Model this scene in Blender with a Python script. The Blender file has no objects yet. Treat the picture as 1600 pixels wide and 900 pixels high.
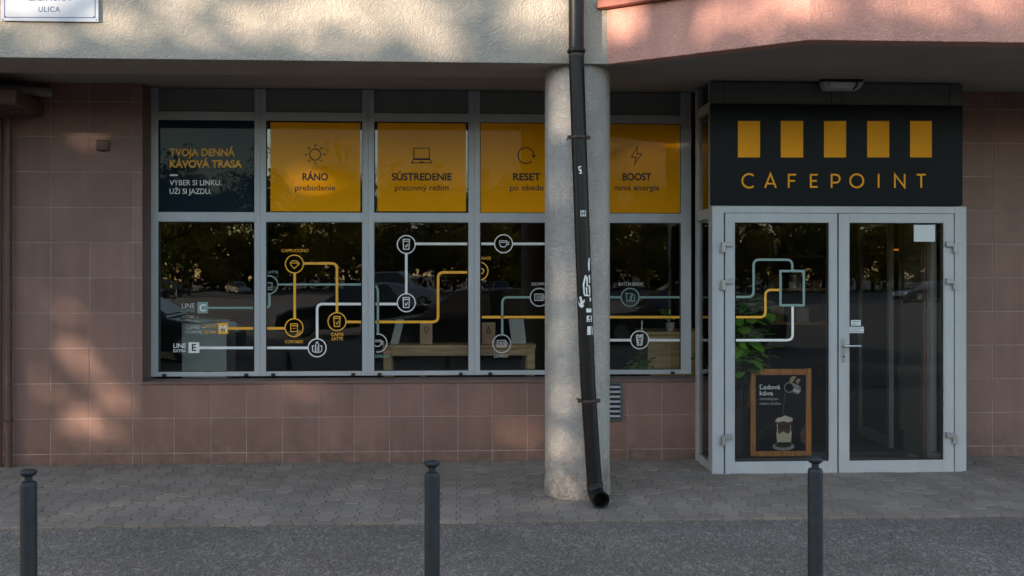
import bpy, bmesh, math, random
from mathutils import Vector, Matrix
R = math.radians
random.seed(7)
S = bpy.context.scene
COL = S.collection

# ------------------------------------------------------------------ camera
CAMY, EYE, YAW, FPX, HOR = -8.8, 1.6, R(3.0), 1600.0, 431.0
cd = bpy.data.cameras.new('camera'); cam = bpy.data.objects.new('camera', cd); COL.objects.link(cam)
cam.location = (0, CAMY, EYE); cam.rotation_euler = (R(90), 0, -YAW)
cd.sensor_width = 36; cd.lens = 36; cd.shift_y = -(450 - HOR) / 1600
cd.clip_start = 0.05; cd.clip_end = 3000
S.camera = cam

# ------------------------------------------------------------------ light
SUN_AZ, SUN_EL = R(50), math.atan(.128)          # towards the sun: left of the lens, behind it
TO_SUN = Vector((-math.sin(SUN_AZ) * math.cos(SUN_EL), -math.cos(SUN_AZ) * math.cos(SUN_EL), math.sin(SUN_EL)))
S.view_settings.view_transform = 'Standard'; S.view_settings.look = 'None'
S.view_settings.gamma = 1; S.view_settings.use_curve_mapping = False
S.view_settings.exposure = 2.2
W = bpy.data.worlds.new('World'); S.world = W; W.use_nodes = True
nt = W.node_tree; bg = nt.nodes['Background']; bg.inputs['Strength'].default_value = 0.15
sky = nt.nodes.new('ShaderNodeTexSky'); sky.sky_type = 'NISHITA'; sky.sun_disc = False
sky.sun_elevation = SUN_EL
sky.sun_rotation = math.atan2(TO_SUN.x, TO_SUN.y) % (2 * math.pi)
sky.air_density = 1.0; sky.dust_density = 0.4; sky.ozone_density = 1.5
tc = nt.nodes.new('ShaderNodeTexCoord'); mp = nt.nodes.new('ShaderNodeMapping'); mp.inputs['Scale'].default_value = (2.2, 2.2, 7.0)
no = nt.nodes.new('ShaderNodeTexNoise'); no.inputs['Scale'].default_value = 1.6; no.inputs['Detail'].default_value = 6
cr = nt.nodes.new('ShaderNodeValToRGB'); cr.color_ramp.elements[0].position = .41; cr.color_ramp.elements[1].position = .66
mx = nt.nodes.new('ShaderNodeMixRGB'); mx.inputs[2].default_value = (2.35, 2.02, 1.95, 1)
sc_ = nt.nodes.new('ShaderNodeMath'); sc_.operation = 'MULTIPLY'; sc_.inputs[1].default_value = .6
nt.links.new(tc.outputs['Generated'], mp.inputs['Vector']); nt.links.new(mp.outputs[0], no.inputs['Vector'])
nt.links.new(no.outputs['Fac'], cr.inputs['Fac']); nt.links.new(cr.outputs['Color'], sc_.inputs[0])
nt.links.new(sc_.outputs[0], mx.inputs[0]); nt.links.new(sky.outputs['Color'], mx.inputs[1])
nt.links.new(mx.outputs[0], bg.inputs['Color'])
ld = bpy.data.lights.new('sun', 'SUN'); ld.energy = 2.6; ld.angle = R(0.5); ld.color = (1, .80, .61)
sun = bpy.data.objects.new('sun', ld); COL.objects.link(sun)
sun.location = TO_SUN * 60; sun.rotation_euler = TO_SUN.to_track_quat('Z', 'Y').to_euler()
cy = S.cycles
cy.max_bounces = 8; cy.diffuse_bounces = 3; cy.glossy_bounces = 3; cy.transmission_bounces = 4; cy.transparent_max_bounces = 24
cy.caustics_reflective = False; cy.caustics_refractive = False; cy.use_denoising = True
try: cy.denoiser = 'OPENIMAGEDENOISE'
except Exception: pass

# ------------------------------------------------------------------ pixel -> place
RX, RY = math.cos(YAW), -math.sin(YAW); FX, FY = math.sin(YAW), math.cos(YAW)
def at(px, py, Y):
    dx = (px - 800) / FPX
    vx, vy = FX + dx * RX, FY + dx * RY
    t = (Y - CAMY) / vy
    return Vector((t * vx, Y, EYE - t * (py - HOR) / FPX))
def ax(px, Y): return at(px, HOR, Y).x
def az(py, Y, px=715): return at(px, py, Y).z
def mirrored(px, L):                              # where a thing stands that the shop glass shows at px, L metres along the ray
    YG = .27
    p = at(px, HOR, CAMY + L)
    return p.x, YG - (CAMY + L - YG)
SLOPE = .024
def ground(Y): return SLOPE * max(Y, -5.0) if Y < 0 else 0.0

# ------------------------------------------------------------------ materials
MATS = {}
def node(n, t, **kw):
    x = n.nodes.new(t)
    for k, v in kw.items(): setattr(x, k, v)
    return x
def mat(name, col, rough=.6, metal=0.0, var=0.0, vscale=3.0, bump=0.0, bscale=60.0, bdist=.004, spec=.5, worm=False,
        speck=0.0, sscale=250.0, island=0.0, coat=0.0, streak=0.0, dirt=0.0, dirt_h=.3):
    m = bpy.data.materials.new(name); m.use_nodes = True; n = m.node_tree; b = n.nodes['Principled BSDF']
    b.inputs['Roughness'].default_value = rough; b.inputs['Metallic'].default_value = metal
    b.inputs['Specular IOR Level'].default_value = spec; b.inputs['Coat Weight'].default_value = coat; b.inputs['Coat Roughness'].default_value = .01
    c4 = (*col, 1)
    b.inputs['Base Color'].default_value = c4
    L = n.links.new
    co = node(n, 'ShaderNodeTexCoord')
    src = None
    def mul(fac_socket, lo, hi):
        nonlocal src
        mr = node(n, 'ShaderNodeMapRange'); mr.inputs['To Min'].default_value = lo; mr.inputs['To Max'].default_value = hi
        mr.inputs['From Min'].default_value = .3; mr.inputs['From Max'].default_value = .7
        L(fac_socket, mr.inputs['Value'])
        mm = node(n, 'ShaderNodeMixRGB', blend_type='MULTIPLY'); mm.inputs[0].default_value = 1
        if src is None: mm.inputs[1].default_value = c4
        else: L(src, mm.inputs[1])
        L(mr.outputs[0], mm.inputs[2]); src = mm.outputs[0]
    if var:
        t = node(n, 'ShaderNodeTexNoise'); t.inputs['Scale'].default_value = vscale; t.inputs['Detail'].default_value = 7; t.inputs['Roughness'].default_value = .6
        L(co.outputs['Object'], t.inputs['Vector']); mul(t.outputs['Fac'], 1 - var, 1 + var)
    if streak:
        mp = node(n, 'ShaderNodeMapping'); mp.inputs['Scale'].default_value = (9, 9, .7); L(co.outputs['Object'], mp.inputs['Vector'])
        t = node(n, 'ShaderNodeTexNoise'); t.inputs['Scale'].default_value = 1.0; t.inputs['Detail'].default_value = 6
        L(mp.outputs[0], t.inputs['Vector']); mul(t.outputs['Fac'], 1 - streak, 1 + streak)
    if speck:
        t = node(n, 'ShaderNodeTexNoise'); t.inputs['Scale'].default_value = sscale; t.inputs['Detail'].default_value = 2
        L(co.outputs['Object'], t.inputs['Vector']); mul(t.outputs['Fac'], 1 - speck, 1 + speck)
    if island:
        g = node(n, 'ShaderNodeNewGeometry')
        mr = node(n, 'ShaderNodeMapRange'); mr.inputs['To Min'].default_value = 1 - island; mr.inputs['To Max'].default_value = 1 + island
        L(g.outputs['Random Per Island'], mr.inputs['Value'])
        mm = node(n, 'ShaderNodeMixRGB', blend_type='MULTIPLY'); mm.inputs[0].default_value = 1
        if src is None: mm.inputs[1].default_value = c4
        else: L(src, mm.inputs[1])
        L(mr.outputs[0], mm.inputs[2]); src = mm.outputs[0]
    if dirt:                                      # splash dirt and stains near the ground
        sp = node(n, 'ShaderNodeSeparateXYZ'); L(co.outputs['Object'], sp.inputs[0])
        t = node(n, 'ShaderNodeTexNoise'); t.inputs['Scale'].default_value = 9; t.inputs['Detail'].default_value = 8; t.inputs['Roughness'].default_value = .7
        L(co.outputs['Object'], t.inputs['Vector'])
        a = node(n, 'ShaderNodeMapRange'); a.inputs['From Min'].default_value = dirt_h; a.inputs['From Max'].default_value = -.05; L(sp.outputs['Z'], a.inputs['Value'])
        q = node(n, 'ShaderNodeMapRange'); q.inputs['From Min'].default_value = .38; q.inputs['From Max'].default_value = .62; L(t.outputs['Fac'], q.inputs['Value'])
        k = node(n, 'ShaderNodeMath', operation='MULTIPLY'); L(a.outputs[0], k.inputs[0]); L(q.outputs[0], k.inputs[1])
        k2 = node(n, 'ShaderNodeMath', operation='MULTIPLY'); L(k.outputs[0], k2.inputs[0]); k2.inputs[1].default_value = dirt
        mm = node(n, 'ShaderNodeMixRGB'); L(k2.outputs[0], mm.inputs[0]); mm.inputs[2].default_value = (.075, .058, .042, 1)
        if src is None: mm.inputs[1].default_value = c4
        else: L(src, mm.inputs[1])
        src = mm.outputs[0]
    if worm:
        t = node(n, 'ShaderNodeTexNoise'); t.inputs['Scale'].default_value = bscale; t.inputs['Detail'].default_value = 1.5; t.inputs['Distortion'].default_value = 1.2
        wm = node(n, 'ShaderNodeMapping'); wm.inputs['Scale'].default_value = (1, .55, 1) if name == 'asphalt' else (1, 1, 1); L(co.outputs['Object'], wm.inputs['Vector']); L(wm.outputs[0], t.inputs['Vector'])
        m1 = node(n, 'ShaderNodeMath', operation='PINGPONG'); m1.inputs[1].default_value = .10
        L(t.outputs['Fac'], m1.inputs[0])
        m2 = node(n, 'ShaderNodeMath', operation='MULTIPLY'); m2.inputs[1].default_value = 10.0; L(m1.outputs[0], m2.inputs[0])
        if isinstance(worm, float):
            mr = node(n, 'ShaderNodeMapRange'); mr.inputs['To Min'].default_value = 1 - worm; mr.inputs['To Max'].default_value = 1 + worm
            L(m2.outputs[0], mr.inputs['Value'])
            mm = node(n, 'ShaderNodeMixRGB', blend_type='MULTIPLY'); mm.inputs[0].default_value = 1
            if src is None: mm.inputs[1].default_value = c4
            else: L(src, mm.inputs[1])
            L(mr.outputs[0], mm.inputs[2]); src = mm.outputs[0]
        bu = node(n, 'ShaderNodeBump'); bu.inputs['Strength'].default_value = bump; bu.inputs['Distance'].default_value = bdist
        L(m2.outputs[0], bu.inputs['Height']); L(bu.outputs[0], b.inputs['Normal'])
    elif bump:
        t = node(n, 'ShaderNodeTexNoise'); t.inputs['Scale'].default_value = bscale; t.inputs['Detail'].default_value = 4
        L(co.outputs['Object'], t.inputs['Vector'])
        bu = node(n, 'ShaderNodeBump'); bu.inputs['Strength'].default_value = bump; bu.inputs['Distance'].default_value = bdist
        L(t.outputs['Fac'], bu.inputs['Height']); L(bu.outputs[0], b.inputs['Normal'])
    if src is not None: L(src, b.inputs['Base Color'])
    MATS[name] = m
    return m
def wood(name, col, axis=0, scale=14):
    m = bpy.data.materials.new(name); m.use_nodes = True; n = m.node_tree; b = n.nodes['Principled BSDF']; L = n.links.new
    co = node(n, 'ShaderNodeTexCoord'); mp = node(n, 'ShaderNodeMapping')
    s = [scale] * 3; s[axis] = scale * .07; mp.inputs['Scale'].default_value = s
    t = node(n, 'ShaderNodeTexNoise'); t.inputs['Scale'].default_value = 2.5; t.inputs['Detail'].default_value = 6; t.inputs['Distortion'].default_value = .6
    cr = node(n, 'ShaderNodeValToRGB'); cr.color_ramp.elements[0].position = .3; cr.color_ramp.elements[1].position = .72
    cr.color_ramp.elements[0].color = (*[c * .6 for c in col], 1); cr.color_ramp.elements[1].color = (*[min(1, c * 1.25) for c in col], 1)
    L(co.outputs['Object'], mp.inputs['Vector']); L(mp.outputs[0], t.inputs['Vector']); L(t.outputs['Fac'], cr.inputs['Fac']); L(cr.outputs['Color'], b.inputs['Base Color'])
    b.inputs['Roughness'].default_value = .5
    return m
def glass(name, ior, tint=(1, 1, 1)):
    m = bpy.data.materials.new(name); m.use_nodes = True; n = m.node_tree; n.nodes.remove(n.nodes['Principled BSDF'])
    o = n.nodes['Material Output']; tr = node(n, 'ShaderNodeBsdfTransparent'); tr.inputs[0].default_value = (*tint, 1)
    gl = node(n, 'ShaderNodeBsdfGlossy'); gl.inputs['Roughness'].default_value = 0.0; gl.inputs['Color'].default_value = (1, 1, 1, 1)
    fr = node(n, 'ShaderNodeFresnel'); fr.inputs['IOR'].default_value = ior
    co = node(n, 'ShaderNodeTexCoord'); t = node(n, 'ShaderNodeTexNoise'); t.inputs['Scale'].default_value = 1.7; t.inputs['Detail'].default_value = 1
    bu = node(n, 'ShaderNodeBump'); bu.inputs['Strength'].default_value = .14; bu.inputs['Distance'].default_value = .010
    mi = node(n, 'ShaderNodeMixShader'); L = n.links.new
    L(co.outputs['Object'], t.inputs['Vector']); L(t.outputs['Fac'], bu.inputs['Height']); L(bu.outputs[0], gl.inputs['Normal'])
    L(fr.outputs[0], mi.inputs[0]); L(tr.outputs[0], mi.inputs[1]); L(gl.outputs[0], mi.inputs[2]); L(mi.outputs[0], o.inputs['Surface'])
    return m
def emit(name, col, s):
    m = bpy.data.materials.new(name); m.use_nodes = True; b = m.node_tree.nodes['Principled BSDF']
    b.inputs['Emission Color'].default_value = (*col, 1); b.inputs['Emission Strength'].default_value = s; b.inputs['Base Color'].default_value = (*col, 1)
    return m

M = {}
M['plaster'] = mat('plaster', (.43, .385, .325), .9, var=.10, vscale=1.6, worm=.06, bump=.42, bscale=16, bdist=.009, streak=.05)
M['pink'] = mat('pink_plaster', (.58, .30, .245), .9, var=.10, vscale=1.8, worm=.06, bump=.42, bscale=16, bdist=.009, streak=.07)
M['coping'] = mat('coping_paint', (.42, .15, .11), .7, var=.15, vscale=8)
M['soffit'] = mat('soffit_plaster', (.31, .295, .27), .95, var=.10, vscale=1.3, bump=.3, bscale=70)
M['tile'] = mat('stoneware_tile', (.222, .124, .098), .52, var=.14, vscale=2.4, speck=.16, sscale=210, island=.09, bump=.12, bscale=180, bdist=.002, streak=.08, dirt=.9, dirt_h=.33)
M['grout'] = mat('grout', (.36, .275, .245), .95, var=.35, vscale=5)
M['reveal'] = mat('reveal_tile', (.16, .10, .083), .6, var=.15, vscale=4, speck=.1)
M['column'] = mat('column_concrete', (.40, .378, .35), .92, var=.13, vscale=2.2, worm=.08, bump=.6, bscale=17, bdist=.008, streak=.10, speck=.06, sscale=180, dirt=.8, dirt_h=.5)
M['alu'] = mat('aluminium', (.45, .468, .49), .38, metal=.1, var=.05, vscale=3, streak=.05)
M['dark_alu'] = mat('dark_aluminium', (.095, .10, .096), .45, metal=.2, var=.08, vscale=4)
M['top_grey'] = mat('panel_grey', (.17, .175, .165), .6, var=.08, vscale=4)
M['gasket'] = mat('rubber_gasket', (.012, .012, .013), .6)
M['hinge'] = mat('hinge_metal', (.36, .37, .38), .35, metal=.5)
M['steel'] = mat('steel', (.55, .56, .57), .25, metal=.9)
M['glass'] = glass('window_glass', 1.5, (.98, .99, .985))
M['black_pipe'] = mat('pipe_paint', (.006, .0065, .0075), .4, spec=.35, var=.3, vscale=9, bump=.1, bscale=30, streak=.35)
M['rust'] = mat('rusty_collar', (.055, .035, .028), .6, var=.4, vscale=30)
M['mouth'] = mat('pipe_inside', (.006, .006, .006), .9)
M['brown_pipe'] = mat('brown_pipe', (.085, .05, .04), .5, var=.2, vscale=8)
M['bollard'] = mat('bollard_paint', (.020, .026, .034), .5, spec=.35, var=.25, vscale=14, bump=.15, bscale=90, bdist=.001, dirt=.6, dirt_h=.5)
M['paver'] = mat('paver_concrete', (.228, .193, .162), .9, var=.18, vscale=1.7, speck=.18, sscale=170, island=.13, bump=.3, bscale=150, bdist=.003)
M['sand'] = mat('joint_sand', (.075, .064, .05), 1, var=.4, vscale=14)
M['asphalt'] = mat('asphalt', (.175, .155, .138), .92, var=.2, vscale=1.1, worm=.5, bump=.8, bscale=25, bdist=.009, speck=.25, sscale=160)
M['bitumen'] = mat('old_bitumen', (.062, .058, .055), .9, var=.3, vscale=.25, bump=.4, bscale=60)
M['sign'] = mat('sign_panel', (.004, .006, .009), .3, var=.2, vscale=2, spec=.12)
M['orange'] = mat('orange_film', (.93, .385, .008), .5, var=.04, vscale=2, coat=.14, spec=0.0)
M['sign_orange'] = mat('sign_orange', (.98, .42, .010), .5, var=.04, vscale=3, spec=.2)
M['navy'] = mat('navy_film', (.012, .026, .036), .5, coat=.16, spec=0.0)
M['ink'] = mat('black_ink', (.012, .011, .010), .6)
M['white_vinyl'] = mat('white_vinyl', (.84, .84, .82), .5, var=.05, vscale=6)
M['grey_vinyl'] = mat('grey_vinyl', (.52, .53, .52), .5)
M['green_vinyl'] = mat('green_vinyl', (.22, .34, .31), .5)
M['gold_vinyl'] = mat('orange_vinyl', (.90, .44, .03), .5)
M['dull_gold'] = mat('dull_orange_vinyl', (.42, .22, .03), .5)
M['plate'] = mat('enamel_plate', (.52, .555, .61), .3, var=.05, vscale=4)
M['blue_ink'] = mat('blue_enamel', (.05, .085, .20), .35)
M['paper'] = mat('paper', (.66, .70, .72), .8, var=.04)
M['wood'] = wood('bench_wood', (.56, .34, .16), 0)
M['counter'] = wood('counter_wood', (.60, .38, .16), 0, 9)
M['frame_wood'] = wood('frame_wood', (.56, .205, .038), 2, 20)
M['kraft'] = mat('kraft_paper', (.50, .32, .20), .85, var=.1, vscale=12)
M['card'] = mat('grey_card', (.5, .49, .44), .8, var=.08, vscale=8)
M['tin'] = mat('tin', (.55, .55, .52), .35, metal=.6)
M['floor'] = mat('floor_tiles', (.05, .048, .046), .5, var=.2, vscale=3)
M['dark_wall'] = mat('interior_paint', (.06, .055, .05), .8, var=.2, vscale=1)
M['pot'] = mat('planter', (.02, .022, .024), .5, var=.2)
M['terracotta'] = mat('pale_pot', (.42, .38, .33), .7, var=.1)
M['soil'] = mat('soil', (.03, .02, .015), 1, bump=.6, bscale=80)
def leafmat(name, c1, c2, rough=.5, trans=.25):
    m = bpy.data.materials.new(name); m.use_nodes = True; n = m.node_tree; b = n.nodes['Principled BSDF']; L = n.links.new
    g = node(n, 'ShaderNodeNewGeometry'); cr = node(n, 'ShaderNodeValToRGB')
    cr.color_ramp.elements[0].color = (*c1, 1); cr.color_ramp.elements[1].color = (*c2, 1)
    L(g.outputs['Random Per Island'], cr.inputs['Fac']); L(cr.outputs['Color'], b.inputs['Base Color']); b.inputs['Roughness'].default_value = rough
    tr = node(n, 'ShaderNodeBsdfTranslucent'); L(cr.outputs['Color'], tr.inputs[0])
    mi = node(n, 'ShaderNodeMixShader'); mi.inputs[0].default_value = trans
    L(b.outputs[0], mi.inputs[1]); L(tr.outputs[0], mi.inputs[2]); L(mi.outputs[0], n.nodes['Material Output'].inputs['Surface'])
    return m
M['leaf_pot'] = leafmat('houseplant_leaf', (.12, .32, .03), (.28, .55, .07), .4)
M['leaf_autumn'] = leafmat('autumn_leaf', (.16, .17, .018), (.55, .38, .035), .6, .62)
M['leaf_green'] = leafmat('green_leaf', (.04, .07, .012), (.14, .14, .02), .6, .4)
M['leaf_dark'] = leafmat('dark_leaf', (.012, .022, .006), (.04, .045, .01), .7, .08)
M['bark'] = mat('bark', (.06, .045, .035), .95, var=.3, vscale=6, bump=.6, bscale=12, bdist=.03)
M['car_glass'] = mat('car_glass', (.01, .012, .014), .04, spec=.8)
M['tyre'] = mat('tyre', (.012, .012, .012), .8)
M['rim'] = mat('rim', (.35, .35, .36), .3, metal=.8)
M['lamp_white'] = mat('headlight', (.6, .6, .58), .15)
M['lamp_red'] = mat('tail_light', (.35, .01, .01), .2)
M['fixture'] = mat('fixture_plastic', (.50, .50, .48), .45, var=.06)
M['glow'] = emit('warm_lamp', (1, .30, .03), .09)

# ------------------------------------------------------------------ building helpers
ORG = {}
def thing(name, label, cat, loc=(0, 0, 0), group=None, rz=0.0):
    o = bpy.data.objects.new(name, None); COL.objects.link(o); o.empty_display_size = .1
    o.location = loc; o.rotation_euler.z = rz; o['label'] = label; o['category'] = cat
    if group: o['group'] = group
    ORG[o.name] = Vector(loc)
    return o
class MB:
    def __init__(s): s.v = []; s.f = []; s.mi = []; s.cur = 0
    def mat(s, i): s.cur = i; return s
    def add(s, vs, fs):
        k = len(s.v); s.v += [tuple(p) for p in vs]
        for f in fs: s.f.append(tuple(i + k for i in f)); s.mi.append(s.cur)
        return s
    def box(s, x0, x1, y0, y1, z0, z1):
        x0, x1 = min(x0, x1), max(x0, x1); y0, y1 = min(y0, y1), max(y0, y1); z0, z1 = min(z0, z1), max(z0, z1)
        v = [(x0, y0, z0), (x1, y0, z0), (x1, y1, z0), (x0, y1, z0), (x0, y0, z1), (x1, y0, z1), (x1, y1, z1), (x0, y1, z1)]
        return s.add(v, [(0, 3, 2, 1), (4, 5, 6, 7), (0, 1, 5, 4), (1, 2, 6, 5), (2, 3, 7, 6), (3, 0, 4, 7)])
    def obox(s, c, ux, uy, uz):                   # oriented box: centre and three half vectors
        c, ux, uy, uz = map(Vector, (c, ux, uy, uz))
        v = [c + a * ux + b * uy + d * uz for d in (-1, 1) for (a, b) in ((-1, -1), (1, -1), (1, 1), (-1, 1))]
        return s.add(v, [(0, 3, 2, 1), (4, 5, 6, 7), (0, 1, 5, 4), (1, 2, 6, 5), (2, 3, 7, 6), (3, 0, 4, 7)])
    def prism(s, poly, lo, hi):                   # poly in x,y between two z (z may be functions of x,y)
        fl = lo if callable(lo) else (lambda x, y: lo); fh = hi if callable(hi) else (lambda x, y: hi)
        n = len(poly)
        v = [(x, y, fl(x, y)) for x, y in poly] + [(x, y, fh(x, y)) for x, y in poly]
        return s.add(v, [tuple(range(n - 1, -1, -1)), tuple(range(n, 2 * n))] + [(i, (i + 1) % n, n + (i + 1) % n, n + i) for i in range(n)])
    def lathe(s, prof, c=(0, 0, 0), seg=24):
        k = len(prof); v = []
        for i in range(seg):
            a = 2 * math.pi * i / seg
            v += [(c[0] + r * math.cos(a), c[1] + r * math.sin(a), c[2] + z) for r, z in prof]
        f = [(i * k + j, ((i + 1) % seg) * k + j, ((i + 1) % seg) * k + j + 1, i * k + j + 1) for i in range(seg) for j in range(k - 1)]
        return s.add(v, f)
    def tube(s, pts, rad, seg=12, cap=True):
        pts = [Vector(p) for p in pts]; rs = rad if isinstance(rad, (list, tuple)) else [rad] * len(pts)
        v = []; up = None
        for i, p in enumerate(pts):
            d = (pts[min(i + 1, len(pts) - 1)] - pts[max(i - 1, 0)]).normalized()
            if up is None:
                up = Vector((0, 1, 0)) if abs(d.y) < .9 else Vector((1, 0, 0))
            a = d.cross(up).normalized(); up = a.cross(d).normalized()
            v += [p + (a * math.cos(2 * math.pi * q / seg) + up * math.sin(2 * math.pi * q / seg)) * rs[i] for q in range(seg)]
        f = [(i * seg + q, i * seg + (q + 1) % seg, (i + 1) * seg + (q + 1) % seg, (i + 1) * seg + q) for i in range(len(pts) - 1) for q in range(seg)]
        if cap: f += [tuple(range(seg - 1, -1, -1)), tuple(range((len(pts) - 1) * seg, len(pts) * seg))]
        return s.add(v, f)
    def build(s, name, mats, parent=None, smooth=False, bevel=0.0, label=None, cat=None, group=None, kind=None):
        o0 = ORG[parent.name] if parent else Vector((0, 0, 0))
        me = bpy.data.meshes.new(name)
        me.from_pydata([(p[0] - o0.x, p[1] - o0.y, p[2] - o0.z) for p in s.v], [], s.f)
        if not isinstance(mats, (list, tuple)): mats = [mats]
        for m in mats: me.materials.append(m)
        if len(mats) > 1: me.polygons.foreach_set('material_index', s.mi)
        if smooth: me.polygons.foreach_set('use_smooth', [True] * len(me.polygons))
        me.update()
        o = bpy.data.objects.new(name, me); COL.objects.link(o)
        if parent: o.parent = parent
        ORG[o.name] = o0.copy()
        if bevel:
            b = o.modifiers.new('bevel', 'BEVEL'); b.width = bevel; b.segments = 2; b.limit_method = 'ANGLE'
        if smooth == 'auto':
            e = o.modifiers.new('split', 'EDGE_SPLIT'); e.split_angle = R(35)
        for k, val in (('label', label), ('category', cat), ('group', group), ('kind', kind)):
            if val: o[k] = val
        return o

# flat vinyl graphics: drawn in photo pixels on a real plane Y
class Vinyl(MB):
    def __init__(s, Y): super().__init__(); s.Y = Y; s.k = 0
    def put(s, pts, faces):
        s.k += 1; y = s.Y - .00025 * s.k
        s.add([at(p[0], p[1], y) for p in pts], faces)
    def poly(s, pts): s.put(pts, [tuple(range(len(pts)))]); return s
    def rect(s, x0, y0, x1, y1): return s.poly([(x0, y1), (x1, y1), (x1, y0), (x0, y0)])
    def stroke(s, pts, w, closed=False):
        pts = [Vector((p[0], p[1])) for p in pts]; n = len(pts); out = []
        for i in range(n):
            a = pts[(i - 1) % n] if (closed or i > 0) else None; b = pts[(i + 1) % n] if (closed or i < n - 1) else None
            d1 = (pts[i] - a).normalized() if a is not None else None; d2 = (b - pts[i]).normalized() if b is not None else None
            if d1 is None: d1 = d2
            if d2 is None: d2 = d1
            t = (d1 + d2)
            t = t.normalized() if t.length > 1e-6 else d1
            nrm = Vector((-t.y, t.x)); c = max(.35, nrm.dot(Vector((-d1.y, d1.x))))
            out += [pts[i] + nrm * (w / 2 / c), pts[i] - nrm * (w / 2 / c)]
        m = n if closed else n - 1
        s.put(out, [(2 * i, 2 * i + 1, (2 * i + 3) % (2 * n), (2 * i + 2) % (2 * n)) for i in range(m)])
        return s
    def route(s, pts, w, r=9):
        P = [Vector(p) for p in pts]; out = [P[0]]
        for i in range(1, len(P) - 1):
            a = (P[i - 1] - P[i]).normalized(); b = (P[i + 1] - P[i]).normalized()
            p0, p2 = P[i] + a * r, P[i] + b * r
            for q in range(7):
                t = q / 6; out.append(p0 * (1 - t) ** 2 + P[i] * 2 * t * (1 - t) + p2 * t * t)
        out.append(P[-1])
        return s.stroke(out, w)
    def ring(s, cx, cy, r, w, a0=0, a1=360, n=40):
        full = abs(a1 - a0) >= 360; m = n if full else n + 1
        return s.stroke([(cx + r * math.cos(R(a0 + (a1 - a0) * i / n)), cy + r * math.sin(R(a0 + (a1 - a0) * i / n))) for i in range(m)], w, full)
    def disc(s, cx, cy, rx, ry=None, n=32):
        ry = ry or rx
        return s.poly([(cx + rx * math.cos(-2 * math.pi * i / n), cy + ry * math.sin(-2 * math.pi * i / n)) for i in range(n)])
    def text(s, body, x, base, cap, width=None, bold=0.0, align='c', space=1.0, clip=None):
        cu = bpy.data.curves.new('t', 'FONT'); cu.body = body; cu.offset = bold; cu.space_character = space
        o = bpy.data.objects.new('t', cu); COL.objects.link(o); bpy.context.view_layer.update()
        me = bpy.data.meshes.new_from_object(o.evaluated_get(bpy.context.evaluated_depsgraph_get()))
        vs = [v.co.copy() for v in me.vertices]; fs = [tuple(p.vertices) for p in me.polygons]
        bpy.data.objects.remove(o); bpy.data.curves.remove(cu); bpy.data.meshes.remove(me)
        x0, x1 = min(v.x for v in vs), max(v.x for v in vs); ky = cap / .682
        kx = width / (x1 - x0) if width else ky
        off = {'c': x - kx * (x0 + x1) / 2, 'l': x - kx * x0, 'r': x - kx * x1}[align]
        P = [(off + v.x * kx, base - v.y * ky) for v in vs]
        if clip:
            fs = [f for f in fs if all(clip[0] <= P[i][0] <= clip[1] for i in f)]
        s.put(P, fs)
        return s

# ================================================================== SETTING
# asphalt: one sheet to the horizon, falling away from the pavement
ys = [60, .0, -1.98, -3.5, -5.0, -7.6]; g = MB()
vs = []
for y in ys:
    for x in (-900, 900): vs.append((x, y, ground(y) - (.05 if y > -1.0 else (.004 if y > -2 else .004))))
g.add(vs, [(2 * i, 2 * i + 1, 2 * i + 3, 2 * i + 2) for i in range(len(ys) - 1)])
g.f = [tuple(reversed(f)) for f in g.f]
g.build('asphalt_strip', M['asphalt'], kind='structure')
g = MB(); gz_ = ground(-9) - .004
g.add([(-900, -7.6, gz_), (-900, -900, gz_), (900, -900, gz_), (900, -7.6, gz_)], [(0, 1, 2, 3)])
g.build('road', M['bitumen'], kind='structure')

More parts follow.
